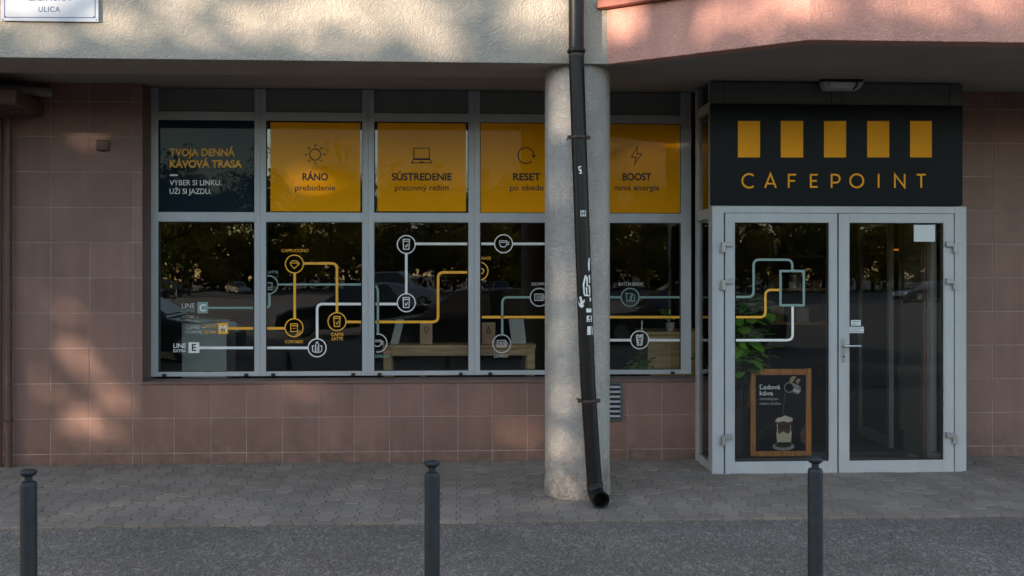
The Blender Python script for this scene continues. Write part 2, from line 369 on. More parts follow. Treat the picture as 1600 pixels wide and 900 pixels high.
# pavers: long columns with zig-zag joints, neighbours half a stone apart
PV = MB(); P_W, P_L, AMP, GAP = .138, .180, .013, .0045
def zig(k, y):                                    # joint line between stone columns k and k+1
    u = (y / P_L) % 1.0
    t = .12
    if u < .25 - t / 2: q = 1
    elif u < .25 + t / 2: q = 1 - 2 * (u - (.25 - t / 2)) / t
    elif u < .75 - t / 2: q = -1
    elif u < .75 + t / 2: q = -1 + 2 * (u - (.75 - t / 2)) / t
    else: q = 1
    return k * P_W + AMP * q * (1 if k % 2 == 0 else -1) * (1 if True else 0)
brk = [0, .19, .31, .69, .81, 1.0]
rnd = random.Random(3)
Y_FRONT, X_L, X_R = -1.98, -8.8, 9.2
for k in range(int(X_L / P_W), int(X_R / P_W)):
    off = 0.0 if k % 2 == 0 else .5
    for r_ in range(-12, 1):
        y0 = (r_ + off) * P_L; y1 = y0 + P_L
        y0c, y1c = max(y0, Y_FRONT), min(y1, -.004)
        if y1c - y0c < .03: continue
        yy = sorted({y0c + GAP / 2, y1c - GAP / 2} | {y for y in ((math.floor(y0 / P_L) + j + b) * P_L for j in (0, 1) for b in (.19, .31, .69, .81)) if y0c + GAP < y < y1c - GAP})
        left = [(zig(k, y) + GAP / 2, y) for y in yy]; right = [(zig(k + 1, y) - GAP / 2, y) for y in yy]
        poly = left[::-1] + right                 # clockwise from the far left; reversed below
        poly = poly[::-1]
        ccx = sum(p[0] for p in poly) / len(poly); ccy = sum(p[1] for p in poly) / len(poly)
        dz = rnd.gauss(0, .0012); tx, ty = rnd.gauss(0, .006), rnd.gauss(0, .006)
        def top(x, y, h): return ground(y) + h + dz + tx * (x - ccx) + ty * (y - ccy)
        n = len(poly); c = .0035
        sx = lambda p: (p[0] + (c if p[0] < ccx else -c), p[1] + (c if p[1] < ccy else -c) * (1 if abs(p[1] - ccy) > .07 else 0))
        inn = [sx(p) for p in poly]
        v = [(x, y, ground(y) - .03) for x, y in poly] + [(x, y, top(x, y, .0065)) for x, y in poly] + [(x, y, top(x, y, .0095)) for x, y in inn]
        f = [(i, (i + 1) % n, n + (i + 1) % n, n + i) for i in range(n)] + [(n + i, n + (i + 1) % n, 2 * n + (i + 1) % n, 2 * n + i) for i in range(n)]
        f.append(tuple(range(2 * n, 3 * n)))
        PV.add(v, f)
PV.build('pavement', M['paver'], kind='structure')
sb = MB(); sb.add([(X_L, Y_FRONT, ground(Y_FRONT) + .003), (X_R, Y_FRONT, ground(Y_FRONT) + .003), (X_R, 0, .003), (X_L, 0, .003)], [(0, 1, 2, 3)])
sb.build('pavement_joint_sand', M['sand'], kind='structure')

# ---------------------------------------------------------------- the building
WALLF = -1.45                                      # front of the upper storey
bld = thing('building', 'pale plastered building with a pink balcony over a brown tiled ground floor', 'building', (0, 0, 0))
XL, XR = -9.0, 11.0
x_op0, x_op1 = ax(222, 0), ax(1087, 0)
z_sill = az(594, 0)
GY = .25                                           # front of the window frames
x_porch0, x_porch1 = ax(1112, -.60), ax(1507, -.60)
def soffit_z(x, y): return 3.13 + (.11 / 1.73) * max(0.0, y - WALLF)
# tiles: real slabs over a grout bed
ex = [ax(p, 0) for p in (-90, -35, 21, 79, 140, 207, 272, 329, 385, 441, 498, 553.4, 608.3, 661.4, 715.2, 769.2, 823.5, 877, 929, 980.8, 1034, 1087)]
while ex[0] > -8.5: ex.insert(0, ex[0] - .3)
ez = [-.03, .0985] + [.0985 + .297 * k for k in range(1, 12)]
T = MB(); G2 = .0031
def tiles(xs, zs):
    for a, b in zip(xs, xs[1:]):
        for c, d in zip(zs, zs[1:]):
            if b - a < .02 or d - c < .02: continue
            j = rnd.gauss(0, .0005)
            x0, x1, z0, z1 = a + G2, b - G2, c + G2, d - G2; e = .0015
            v = [(x0, .004, z0), (x1, .004, z0), (x1, .004, z1), (x0, .004, z1),
                 (x0, .0 + j, z0), (x1, .0 + j, z0), (x1, .0 + j, z1), (x0, .0 + j, z1)]
            v[4:] = [(x0 + e, j - .001, z0 + e), (x1 - e, j - .001, z0 + e), (x1 - e, j - .001, z1 - e), (x0 + e, j - .001, z1 - e)]
            T.add(v, [(4, 5, 6, 7), (0, 1, 5, 4), (1, 2, 6, 5), (2, 3, 7, 6), (3, 0, 4, 7)])
zt = 3.24
zl = [z for z in ez if z < z_sill - .1] + [z_sill - .022]
zf = [z for z in ez if z < zt - .05] + [zt]
xpier = [x for x in ex if x < x_op0 - .05] + [x_op0]
tiles(xpier, zf)
tiles([x_op0] + [x for x in ex if x > x_op0 + .04], zl)
xr0 = x_porch1 - .06
er = [xr0, ax(1551, 0)]
while er[-1] < 9: er.append(er[-1] + .29)
tiles(er, zf)
T.mat(1)
T.box(-8.8, x_op0, .0025, .33, -.1, zt + .1)
T.box(x_op0 - .001, x_op1, .0025, .33, -.1, z_sill - .022)
T.box(xr0, 9.2, .0025, .33, -.1, zt + .1)
T.mat(2)
T.box(x_op0 - .012, x_op0 + .001, .004, GY + .05, z_sill - .02, zt + .05)
T.build('tiled_wall', [M['tile'], M['grout'], M['reveal']], bld)
# sill slabs
sl = MB(); xs = [x_op0 + .002]
while xs[-1] < x_op1 - .45: xs.append(xs[-1] + .42)
xs.append(x_op1)
for a, b in zip(xs, xs[1:]):
    sl.box(a + .0015, b - .0015, -.016, GY + .045, z_sill - .02, z_sill)
sl.build('window_sill', M['reveal'], bld, bevel=.002)
# upper storey, left of the balcony
x_bal0 = ax(948, WALLF)
u = MB()
u.box(XL, x_bal0 + .02, WALLF, -.9, 3.13, 9.5)
u.build('plaster_wall', M['plaster'], bld, bevel=.004)
# soffit
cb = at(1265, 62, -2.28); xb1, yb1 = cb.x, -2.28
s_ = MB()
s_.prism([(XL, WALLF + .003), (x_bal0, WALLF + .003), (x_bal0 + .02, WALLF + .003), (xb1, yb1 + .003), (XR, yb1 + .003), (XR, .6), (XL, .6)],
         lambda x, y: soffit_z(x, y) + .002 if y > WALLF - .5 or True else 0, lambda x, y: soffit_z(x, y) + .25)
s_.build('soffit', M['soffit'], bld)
# balcony
b_ = MB(); zb = lambda x, y: soffit_z(x, y) - .003
zc = az(15, WALLF, 948)
th = .14
d = Vector((xb1 - x_bal0, yb1 - WALLF)).normalized(); nn = Vector((-d.y, d.x))
b_.prism([(x_bal0, WALLF - .002), (xb1, yb1), (XR, yb1), (XR, yb1 + th), (xb1 + .05, yb1 + th), (x_bal0 + nn.x * 0 + .17, WALLF - .002)], zb, zc)
bal = b_.build('balcony', M['pink'], bld, bevel=.006)
cpm = MB(); o = .055
cpm.prism([(x_bal0 - .075, WALLF - .003), (x_bal0 - .075, WALLF - .03), (xb1 - .01, yb1 - o), (XR, yb1 - o), (XR, yb1 + th + .03), (xb1 + .06, yb1 + th + .03), (x_bal0 + .25, WALLF - .003)], zc + .002, zc + .06)
cpm.build('coping', M['coping'], bal, bevel=.006)
w_ = MB(); w_.box(x_bal0 + .022, XR, WALLF + .45, WALLF + .55, 3.4, 9.5)
w_.build('plaster_wall', M['plaster'], bld)
w_ = MB(); w_.box(ax(962, WALLF) , ax(985, WALLF), WALLF + .38, WALLF + .445, zc + .06, 5.6)
w_.box(ax(990, WALLF), ax(1120, WALLF), WALLF + .40, WALLF + .447, zc + .06, 5.6)
w_.build('balcony_window', M['car_glass'], bld)
bf = MB(); bf.box(x_bal0 + .02, XR, WALLF + .01, WALLF + .55, 3.36, 3.40)
bf.build('balcony_floor', M['soffit'], bld)
# the room behind the glass
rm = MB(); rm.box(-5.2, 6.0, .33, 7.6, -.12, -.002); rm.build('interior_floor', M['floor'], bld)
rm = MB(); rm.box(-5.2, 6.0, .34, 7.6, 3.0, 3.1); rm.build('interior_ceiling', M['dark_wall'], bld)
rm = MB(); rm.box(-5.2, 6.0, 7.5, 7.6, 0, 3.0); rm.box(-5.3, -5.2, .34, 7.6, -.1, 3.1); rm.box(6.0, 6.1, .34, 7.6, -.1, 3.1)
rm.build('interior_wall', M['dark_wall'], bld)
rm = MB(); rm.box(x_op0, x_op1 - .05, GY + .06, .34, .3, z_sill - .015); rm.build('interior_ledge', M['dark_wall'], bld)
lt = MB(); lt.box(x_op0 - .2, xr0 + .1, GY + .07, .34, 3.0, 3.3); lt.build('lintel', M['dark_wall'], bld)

# ---------------------------------------------------------------- shop windows
sw = thing('shop_window', 'grey aluminium shop window of five tall bays with coffee map graphics', 'shop window', ((x_op0 + x_op1) / 2, GY, z_sill))
zF0, zP0, zT0, zT1, zU0, zU1, zTop = az(586.5, GY, 650), az(579.5, GY, 650), az(347.5, GY, 650), az(332.5, GY, 650), az(190, GY, 650), az(177, GY, 650), 3.235
zF0 = max(zF0, z_sill + .001)
cols = [(235, 247), (397.5, 415.5), (566, 584.5), (732, 750), (900, 918), (1064, 1080)]
cx = [(ax(a, GY), ax(b, GY)) for a, b in cols]
fr = MB()
for i, (a, b) in enumerate(cx):
    m = (a + b) / 2
    if 0 < i < 5:
        fr.box(a, m - .002, GY, GY + .07, zF0, zTop); fr.box(m + .002, b, GY, GY + .07, zF0, zTop); fr.box(m - .003, m + .003, GY + .006, GY + .06, zF0, zTop)
        fr.box(a + .018, a + .021, GY - .0015, GY + .01, zF0, zTop)
    else:
        fr.box(a, b, GY, GY + .07, zF0, zTop)
for (a, b) in zip(cx, cx[1:]):
    x0, x1 = a[1] - .001, b[0] + .001
    fr.box(x0, x1, GY + .002, GY + .068, zF0, zP0); fr.box(x0, x1, GY + .002, GY + .068, zT0, zT1)
    fr.box(x0, x1, GY + .002, GY + .068, zU0, zU1)
    fr.box(x0, x1, GY - .004, GY + .004, zT0 + .004, zT0 + .012)
fr.build('frame', M['alu'], sw, bevel=.0015)
gk = MB()
for (a, b) in zip(cx, cx[1:]):
    for z0, z1 in ((zP0, zT0), (zT1, zU0)):
        x0, x1 = a[1], b[0]; w = .006
        gk.box(x0, x0 + w, GY + .012, GY + .03, z0, z1); gk.box(x1 - w, x1, GY + .012, GY + .03, z0, z1)
        gk.box(x0 + w, x1 - w, GY + .012, GY + .03, z0, z0 + w); gk.box(x0 + w, x1 - w, GY + .012, GY + .03, z1 - w, z1)
gk.build('gasket', M['gasket'], sw)
PANE = GY + .018                                   # front face of the glass
for i, (a, b) in enumerate(zip(cx, cx[1:])):
    for z0, z1 in ((zP0, zT0), (zT1, zU0)):
        p = MB(); p.box(a[1] + .001, b[0] - .001, PANE, PANE + .006, z0 + .001, z1 - .001); p.build('pane', M['glass'], sw)
    p = MB(); p.box(a[1] + .001, b[0] - .001, GY + .02, GY + .04, zU1 + .001, zTop); p.build('top_panel', M['top_grey'], sw)
for px in (257, 385, 427, 552, 593, 720, 766, 1051):
    p = MB(); c = ax(px, GY); p.box(c - .017, c + .017, GY - .014, GY + .002, zF0 + .002, zF0 + .024); p.box(c - .008, c + .008, GY - .02, GY - .013, zF0 + .006, zF0 + .016)
    p.build('latch', M['gasket'], sw, bevel=.002)

# ---------------------------------------------------------------- entrance porch
EY = -.60
en = thing('entrance_porch', 'grey aluminium porch with glazed double doors under the black cafe sign', 'entrance', ((x_porch0 + x_porch1) / 2, EY, 0))
ez_ = lambda py: az(py, EY, 1310)
e0, e1 = ax(1113, EY), ax(1510, EY)
zdt, zlt, zpt, zpb, zlb, zth = ez_(322), ez_(333), ez_(348), ez_(720), ez_(737), ez_(741)
zsg0, zsg1 = ez_(321), ez_(164)
fm = MB()
xo0, xo1 = ax(1131, EY), ax(1492, EY)
fm.box(e0, xo0, EY, EY + .07, ground(EY) + .005, zdt); fm.box(xo1, e1, EY, EY + .07, ground(EY) + .005, zdt)
fm.box(xo0, xo1, EY + .001, EY + .069, zlt, zdt); fm.box(xo0, xo1, EY + .012, EY + .12, ground(EY) + .002, zth)
# left side glazing posts and rails, right side closed
for xs0, xs1 in ((e0, e0 + .05), (e1 - .05, e1)):
    fm.box(xs0, xs1, -.07, .002, .0, 3.2); fm.box(xs0, xs1, EY + .07, EY + .13, .0, 3.2)
    for z0, z1 in ((.0, .07), (zT0, zT1), (zU0, zU1)): fm.box(xs0 + .002, xs1 - .002, EY + .13, -.07, z0, z1)
fm.build('frame', M['alu'], en, bevel=.002)
fa = MB(); zt_ = 3.17
xm = ax(1310, EY)
fa.box(e0 - .005, ax(1130, EY), EY + .002, EY + .06, zsg1, zt_); fa.box(ax(1131, EY), ax(1299, EY), EY + .006, EY + .06, zsg1, zt_)
fa.box(ax(1300, EY), ax(1313, EY), EY + .002, EY + .06, zsg1, zt_); fa.box(ax(1314, EY), ax(1484, EY), EY + .006, EY + .06, zsg1, zt_)
fa.box(ax(1485, EY), e1 - .03, EY + .002, EY + .06, zsg1, zt_); fa.box(e0, e1 - .03, EY + .03, EY + .07, zdt, zt_ + .05)
fa.box(e0 + .01, e1 - .01, EY + .07, .0, zsg1 + .2, zsg1 + .24)
for xs_ in (1141, 1468, 1478): fa.box(ax(xs_, EY) - .006, ax(xs_, EY) + .006, EY + .001, EY + .01, ez_(154), ez_(151))
fa.build('fascia_panel', M['dark_alu'], en, bevel=.001)
for xs0 in (e0 + .02, e1 - .03):
    for z0, z1 in ((.07, zT0), (zT1, zU0), (zU1, 3.15)):
        p = MB(); p.box(xs0, xs0 + .008, EY + .131, -.071, z0, z1); p.build('side_pane', M['glass'], en)
def leaf(xa, xb, xpa, xpb, hinge_px, name_lbl=None):
    X0, X1, P0, P1 = ax(xa, EY), ax(xb, EY), ax(xpa, EY), ax(xpb, EY)
    m = MB(); y0, y1 = EY - .004, EY + .055
    m.box(X0, P0, y0, y1, zth + .006, zlt - .003); m.box(P1, X1, y0, y1, zth + .006, zlt - .003)
    m.box(P0, P1, y0, y1, zpt, zlt - .003); m.box(P0, P1, y0, y1, zth + .006, zpb)
    w = .005                                       # glazing bead round the pane
    m.box(P0 - .012, P0 - .009, y0 - .002, y0 + .01, zpb, zpt); m.box(P1 + .009, P1 + .012, y0 - .002, y0 + .01, zpb, zpt)
    d_ = m.build('door', M['alu'], en, bevel=.002)
    q = MB()
    q.box(P0, P0 + w, y0 + .012, y0 + .03, zpb, zpt); q.box(P1 - w, P1, y0 + .012, y0 + .03, zpb, zpt)
    q.box(P0 + w, P1 - w, y0 + .012, y0 + .03, zpb, zpb + w); q.box(P0 + w, P1 - w, y0 + .012, y0 + .03, zpt - w, zpt)
    q.build('gasket', M['gasket'], d_)
    q = MB(); q.box(P0 + .001, P1 - .001, EY + .014, EY + .020, zpb + .001, zpt - .001); q.build('pane', M['glass'], d_)
    sgn = 1 if hinge_px < 1300 else -1
    for py in (385, 443, 684):
        h = MB(); c = ax(hinge_px, EY); z = ez_(py)
        h.box(c - .008 * sgn, c + .052 * sgn, y0 - .030, y0 - .001, z - .002, z + .042)
        h.tube([(c - .02 * sgn, y0 - .02, z - .052), (c - .02 * sgn, y0 - .02, z + .03)], .017, 12)
        h.box(c - .045 * sgn, c - .022 * sgn, y0 - .018, y0 + .004, z - .05, z - .004)
        h.build('hinge', M['hinge'], d_, bevel=.002)
    return d_
jm = MB(); jm.box(xr0 - .025, xr0 - .002, .004, .36, .0, 2.9); jm.build('dark_cover_strip', M['dark_alu'], en)  # added dark strip over the wall end, darkens it behind the right door
dl = leaf(1133, 1308, 1148, 1295, 1133)
dr = leaf(1310.5, 1490, 1327, 1474, 1486)
h = MB(); hx = ax(1317.5, EY); hz = ez_(540)
h.box(hx - .016, hx + .016, EY - .012, EY - .004, ez_(566), ez_(529)); h.build('lock_plate', M['hinge'], dr, bevel=.006)
h = MB(); h.tube([(hx, EY - .005, hz), (hx, EY - .055, hz), (hx + .02, EY - .062, hz), (hx + .125, EY - .062, hz)], .010, 12)
h.build('handle', M['steel'], dr, smooth='auto')
h = MB(); h.tube([(hx, EY - .0125, ez_(557)), (hx, EY - .015, ez_(557))], .008, 12); h.build('keyhole', M['gasket'], dr)

# ---------------------------------------------------------------- cafe sign
sg = thing('cafe_sign', 'black sign board with five orange blocks and spaced orange letters over the doors', 'sign', ((e0 + e1) / 2, EY - .02, zsg0))
p = MB(); s0, s1 = ax(1110, EY - .02), ax(1504, EY - .02)
p.box(s0, s1, EY - .022, EY + .001, zsg0, zsg1); p.build('panel', M['sign'], sg, bevel=.002)
SY = EY - .0225
for a, b in ((1153, 1187.5), (1220, 1255), (1287.5, 1322), (1355, 1389.5), (1422, 1456)):
    v = Vinyl(SY); v.rect(a, 189, b, 246); v.build('orange_block', M['sign_orange'], sg)
lw = 2.7
B, Tt = 293.4, 271.6; mid = (B + Tt) / 2
X = lambda z: 1090 + z / 3.104
pp = [(X(650), B), (X(650), Tt + lw / 2), (X(670), Tt + lw / 2)] + [(X(670) + 6.2 * math.sin(R(a)), Tt + lw / 2 + 6.2 - 6.2 * math.cos(R(a))) for a in range(20, 181, 20)] + [(X(652), Tt + lw / 2 + 12.4)]
def letter(f):
    v = Vinyl(SY); f(v); v.build('letter', M['sign_orange'], sg)
letter(lambda v: v.ring(X(250), mid, 10.6, lw, 48, 312))
letter(lambda v: (v.stroke([(X(327), B), (X(353.5), Tt), (X(380), B)], lw), v.stroke([(X(336), 287), (X(371), 287)], lw * .9)))
letter(lambda v: (v.stroke([(X(442), B), (X(442), Tt + lw / 2), (X(478), Tt + lw / 2)], lw), v.stroke([(X(444), mid), (X(473), mid)], lw)))
letter(lambda v: (v.stroke([(X(583), Tt + lw / 2), (X(549), Tt + lw / 2), (X(549), B - lw / 2), (X(583), B - lw / 2)], lw), v.stroke([(X(551), mid), (X(578), mid)], lw)))
letter(lambda v: v.stroke(pp, lw))
letter(lambda v: v.ring(X(772), mid, 10.3, lw))
letter(lambda v: v.stroke([(X(878), B), (X(878), Tt)], lw))
letter(lambda v: v.stroke([(X(957), B), (X(957), Tt + 1), (X(1004), B - 1), (X(1004), Tt)], lw))
letter(lambda v: (v.stroke([(X(1062), Tt + lw / 2), (X(1107), Tt + lw / 2)], lw), v.stroke([(X(1084.5), Tt + lw), (X(1084.5), B)], lw)))

# ---------------------------------------------------------------- window posters (films on the upper panes)
FY_ = PANE - .0045                                 # stuck on the outside of the glass
PT = 'coffee mood posters in the upper panes'
def poster(rect, lbl, name='window_poster', m='orange'):
    a, t, b, bt = rect
    t_ = thing(name, lbl, 'window poster', at((a + b) / 2, bt, FY_), PT)
    p = MB(); c0, c1 = at(a, bt, FY_), at(b, t, FY_); p.box(c0.x, c1.x, FY_ + .0015, FY_ + .004, c0.z, c1.z); p.build('panel', M[m], t_)
    return t_
FV = FY_ + .0012
t_ = poster((246, 188, 399, 334), 'dark blue film with orange and white slogan in the leftmost upper pane', m='navy')
def line_of(t_, m, Yv, *args, **kw):
    v = Vinyl(Yv); v.text(*args, **kw); return v.build('lettering', M[m], t_)
line_of(t_, 'gold_vinyl', FV, 'TVOJA DENNÁ', 265, 243.5, 11, 102, .03, 'l'); line_of(t_, 'gold_vinyl', FV, 'KÁVOVÁ TRASA', 265, 261.5, 11, 113, .03, 'l')
line_of(t_, 'white_vinyl', FV, 'VYBER SI LINKU.', 265, 289.5, 8, 81, .010, 'l'); line_of(t_, 'white_vinyl', FV, 'UŽI SI JAZDU.', 265, 302.8, 8, 65, .010, 'l')
v = Vinyl(FV); v.rect(265, 272.5, 277.5, 275); v.build('dash', M['white_vinyl'], t_)
def words(t_, cx, big, wb, small, ws, clip=None):
    v = Vinyl(FV); v.text(big, cx, 281.5, 10.6, wb, .033); v.build('lettering', M['ink'], t_)
    v = Vinyl(FV); v.text(small, cx, 297.5, 8.8, ws, .012); v.build('lettering', M['ink'], t_)
t_ = poster((422.5, 192, 563, 330), 'orange poster with sun icon and the word RÁNO', m='orange')
words(t_, 492.5, 'RÁNO', 40, 'prebudenie', 63)
v = Vinyl(FV); v.ring(492.5, 241.5, 8.6, 1.6)
for k in range(8):
    a = R(45 * k); v.stroke([(492.5 + 11.8 * math.cos(a), 241.5 + 11.8 * math.sin(a)), (492.5 + 16.3 * math.cos(a), 241.5 + 16.3 * math.sin(a))], 1.6)
v.build('sun_icon', M['ink'], t_)
t_ = poster((590, 193, 728, 330), 'orange poster with laptop icon and the word SÚSTREDENIE', m='orange')
words(t_, 659, 'SÚSTREDENIE', 94, 'pracovný režim', 84)
v = Vinyl(FV); v.stroke([(646.5, 231.5), (671, 231.5), (671, 248), (646.5, 248)], 1.5, True)
v.stroke([(646, 249.5), (642.8, 254.5), (675, 254.5), (671.5, 249.5)], 1.5, True); v.rect(655, 252, 662, 253.5); v.build('laptop_icon', M['ink'], t_)
t_ = poster((750.5, 190, 898, 335), 'orange poster with circular arrow and the word RESET, half behind the pillar', m='orange')
words(t_, 823, 'RESET', 43, 'po obede', 53)
v = Vinyl(FV); v.ring(822, 243, 12.4, 1.7, 45, 350); v.poly([(830.5, 242.5), (837.5, 241.5), (833.5, 247.5)]); v.build('arrow_icon', M['ink'], t_)
t_ = poster((920, 192, 1064, 336), 'orange poster with lightning icon and the word BOOST, right of the pillar', m='orange')
words(t_, 995, 'BOOST', 45, 'nová energia', 70)
v = Vinyl(FV); v.stroke([(996, 229), (986.5, 245.5), (994, 245.5), (990.5, 258), (1002.5, 240.5), (995, 240.5)], 1.5, True); v.build('lightning_icon', M['ink'], t_)

# ---------------------------------------------------------------- coffee line map, vinyl on the lower panes
VY = PANE - .0004
GRP = 'coffee line map graphics on the glass'
def decal(px, lbl, Y=VY): return thing('line_map_graphic', lbl, 'window graphic', at(px, 579, Y), GRP)
def lines(t_, m, paths, w=4.0, Y=VY, r=9, nm='route_line'):
    v = Vinyl(Y)
    for p_ in paths: v.route(p_, w, r)
    return v.build(nm, M[m], t_)
def station(t_, m, cx, cy, icon, r=14, Y=VY, w=1.7, clip=None):
    v = Vinyl(Y - .002)
    if clip == 'l': v.ring(cx, cy, r, w, -100, 100)
    elif clip == 'r': v.ring(cx, cy, r, w, 60, 300)
    else: v.ring(cx, cy, r, w)
    icon(v, cx, cy)
    return v.build('station', M[m], t_)
def i_cup(v, x, y):
    v.stroke([(x - 6, y - 4.5), (x + 5, y - 4.5), (x + 5, y + 1), (x + 2.5, y + 5), (x - 3.5, y + 5), (x - 6, y + 1)], 1.3, True); v.stroke([(x + 5.5, y - 2.5), (x + 8, y - 2.5), (x + 8, y + 1.5), (x + 5.5, y + 1.5)], 1.2); v.stroke([(x - 5, y - 2), (x + 4, y - 2)], 1.0)
def i_bowl(v, x, y):
    v.stroke([(x - 6, y - 2.5), (x - 3, y - 5), (x + 3, y - 5), (x + 6, y - 2.5)], 1.3); v.stroke([(x - 6.5, y - 1.5), (x + 6.5, y - 1.5), (x + 4.5, y + 3), (x, y + 7), (x - 4.5, y + 3)], 1.3, True); v.stroke([(x + 6, y - 3), (x + 8, y), (x + 6, y + 2)], 1.2)
def i_glass(v, x, y):
    v.stroke([(x - 5, y - 8), (x + 5, y - 8), (x + 4.2, y + 7.5), (x - 4.2, y + 7.5)], 1.4, True); v.stroke([(x - 4.5, y - 5), (x + 4.5, y - 5)], 1.3); v.stroke([(x + 2.5, y - 1), (x, y + 4), (x - 2, y + 1)], 1.2)
def i_box(v, x, y):
    v.stroke([(x - 5.5, y - 6), (x + 5.5, y - 6), (x + 5, y + 6), (x - 5, y + 6)], 1.3, True); v.stroke([(x - 5, y - 3), (x + 5, y - 3)], 1.2); v.stroke([(x - 2, y + 1), (x + 2, y + 1)], 1.0)
def i_wide(v, x, y):
    v.stroke([(x - 7, y - 5), (x + 6, y - 5), (x + 6, y + 5), (x - 7, y + 5)], 1.3, True); v.stroke([(x - 6, y - 2), (x + 5, y - 2)], 1.0); v.ring(x - 2, y + 1.5, 1.8, .9, n=12); v.ring(x + 3, y + 1.5, 1.8, .9, n=12); v.stroke([(x + 6, y - 2.5), (x + 8.5, y - 2), (x + 8.5, y + 2), (x + 6, y + 2.5)], 1.0)
def i_bottle(v, x, y):
    v.stroke([(x - 2.6, y + 7), (x - 2.6, y - 4), (x - .8, y - 9), (x + .8, y - 9), (x + 2.6, y - 4), (x + 2.6, y + 7)], 1.3, True); v.stroke([(x - 4.5, y - 3), (x - 7.5, y - 3), (x - 7, y + 5), (x - 4, y + 7)], 1.3); v.stroke([(x + 4.5, y - 3), (x + 7.5, y - 3), (x + 7, y + 5), (x + 4, y + 7)], 1.3); v.stroke([(x, y - 3), (x, y + 6)], 1.0)
def i_iced(v, x, y):
    v.stroke([(x - 4.5, y - 4), (x + 4.5, y - 4), (x + 3.4, y + 8), (x - 3.4, y + 8)], 1.6, True); v.stroke([(x - 6, y - 5), (x - 4, y - 8), (x, y - 6), (x + 3, y - 8), (x + 5.5, y - 5)], 1.5); v.stroke([(x + 1, y - 5), (x + 6, y - 9)], 1.3); v.stroke([(x - 2.5, y), (x + 2.5, y), (x + 2, y + 5), (x - 2, y + 5)], 1.1, True)
def i_brew(v, x, y):
    v.stroke([(x - 6, y - 6), (x + 3, y - 6), (x + 2, y + 6), (x - 5, y + 6)], 1.3, True); v.stroke([(x - 8, y - 6.5), (x - 5, y - 6.5)], 1.2); v.stroke([(x + 3, y - 4), (x + 7, y - 3.5), (x + 7, y + 6), (x + 3, y + 6)], 1.2); v.stroke([(x - 1, y + 5), (x + 1, y - 3)], 1.0)
def lab(t_, m, txt, x, base, cap, width, bold=.012, align='c', nm='lettering'):
    v = Vinyl(VY - .0012); v.text(txt, x, base, cap, width, bold, align); return v.build(nm, M[m], t_)

t_ = decal(322, 'start of the line map with C, M and E squares on the leftmost pane')
lines(t_, 'green_vinyl', [[(324, 481), (395.5, 481)]], 3.2); lines(t_, 'gold_vinyl', [[(356, 513), (395.5, 513)]]); lines(t_, 'white_vinyl', [[(311, 543.5), (395.5, 543.5)]])
for m, r4, c, cm in (('green_vinyl', (308.5, 472, 325, 489.5), 'C', 'white_vinyl'), ('gold_vinyl', (340.5, 504.5, 356.5, 522), 'M', 'white_vinyl'), ('white_vinyl', (294.5, 535, 311.5, 551.5), 'E', 'ink')):
    v = Vinyl(VY - .0015); v.rect(*r4); q = v.build('line_badge', M[m], t_)
    v = Vinyl(VY - .002); v.text(c, (r4[0] + r4[2]) / 2, r4[3] - 3.4, 10.3, None, .02); v.build('lettering', M[cm], q)
lab(t_, 'grey_vinyl', 'LINE', 304, 481.5, 7.5, 20, .006, 'r'); lab(t_, 'green_vinyl', 'COFFEE', 304.5, 487.8, 4.6, 22, .004, 'r')
lab(t_, 'grey_vinyl', 'LINE', 312.5, 514, 6, 21, .002, 'r'); lab(t_, 'grey_vinyl', 'COFFEE', 316.5, 521, 4.4, 27, .002, 'r')
lab(t_, 'gold_vinyl', 'LATTE', 337.5, 512.5, 4.6, 21, .008, 'r'); lab(t_, 'gold_vinyl', 'MIX BAR', 337.5, 521, 4.6, 18.5, .008, 'r')
lab(t_, 'white_vinyl', 'LINE', 290.5, 543.5, 6.8, 19.5, .015, 'r'); lab(t_, 'white_vinyl', 'EXTRA', 290.5, 550.3, 4.4, 19.5, .012, 'r')

t_ = decal(490, 'orange cappuccino, cortado and caffe latte stations on the second pane from the left')
lines(t_, 'green_vinyl', [[(433.5, 444.5), (564, 444.5)]], 3.0); lines(t_, 'green_vinyl', [[(421, 459.5), (421, 478), (417, 481)]], 3.6, r=3)
lines(t_, 'gold_vinyl', [[(417.5, 513), (446, 513)], [(460.5, 427), (460.5, 498)], [(474.5, 411.5), (526.5, 411.5), (526.5, 488.5)], [(540.5, 503), (564, 503)]])
lines(t_, 'white_vinyl', [[(417.5, 543.5), (481, 543.5)], [(495.5, 529.5), (495.5, 475), (564, 475)]])
station(t_, 'green_vinyl', 420, 445, lambda v, x, y: (v.stroke([(x - 2, y - 3), (x + 5, y - 3), (x + 5, y + 4), (x - 2, y + 4)], 1.2), v.stroke([(x - 2, y + 7), (x + 6, y + 7)], 1.2)), clip='l')
station(t_, 'gold_vinyl', 460, 412.5, i_bowl); station(t_, 'gold_vinyl', 459.5, 512, i_box)
v = Vinyl(VY - .003)
for k in range(4): v.stroke([(461.5 + k * 1.6, 524.5 - k * .4), (466 + k * 1.2, 516 - k * .2 + abs(k - 1.5))], 1.5)
v.build('hand_icon', M['dull_gold'], t_)
station(t_, 'gold_vinyl', 526.5, 502.5, i_glass); station(t_, 'white_vinyl', 495.5, 543.5, i_bottle)
lab(t_, 'gold_vinyl', 'CAPPUCCINO', 461, 394, 4.8, 42); lab(t_, 'gold_vinyl', 'CORTADO', 459.5, 536.2, 4.6, 28.5); lab(t_, 'gold_vinyl', 'CAFFE', 527, 525, 4.8, 19.5); lab(t_, 'gold_vinyl', 'LATTE', 527, 531.5, 4.8, 17.5)
lab(t_, 'green_vinyl', 'LATTE', 417, 427.5, 4.4, 17.5, .006, 'l')

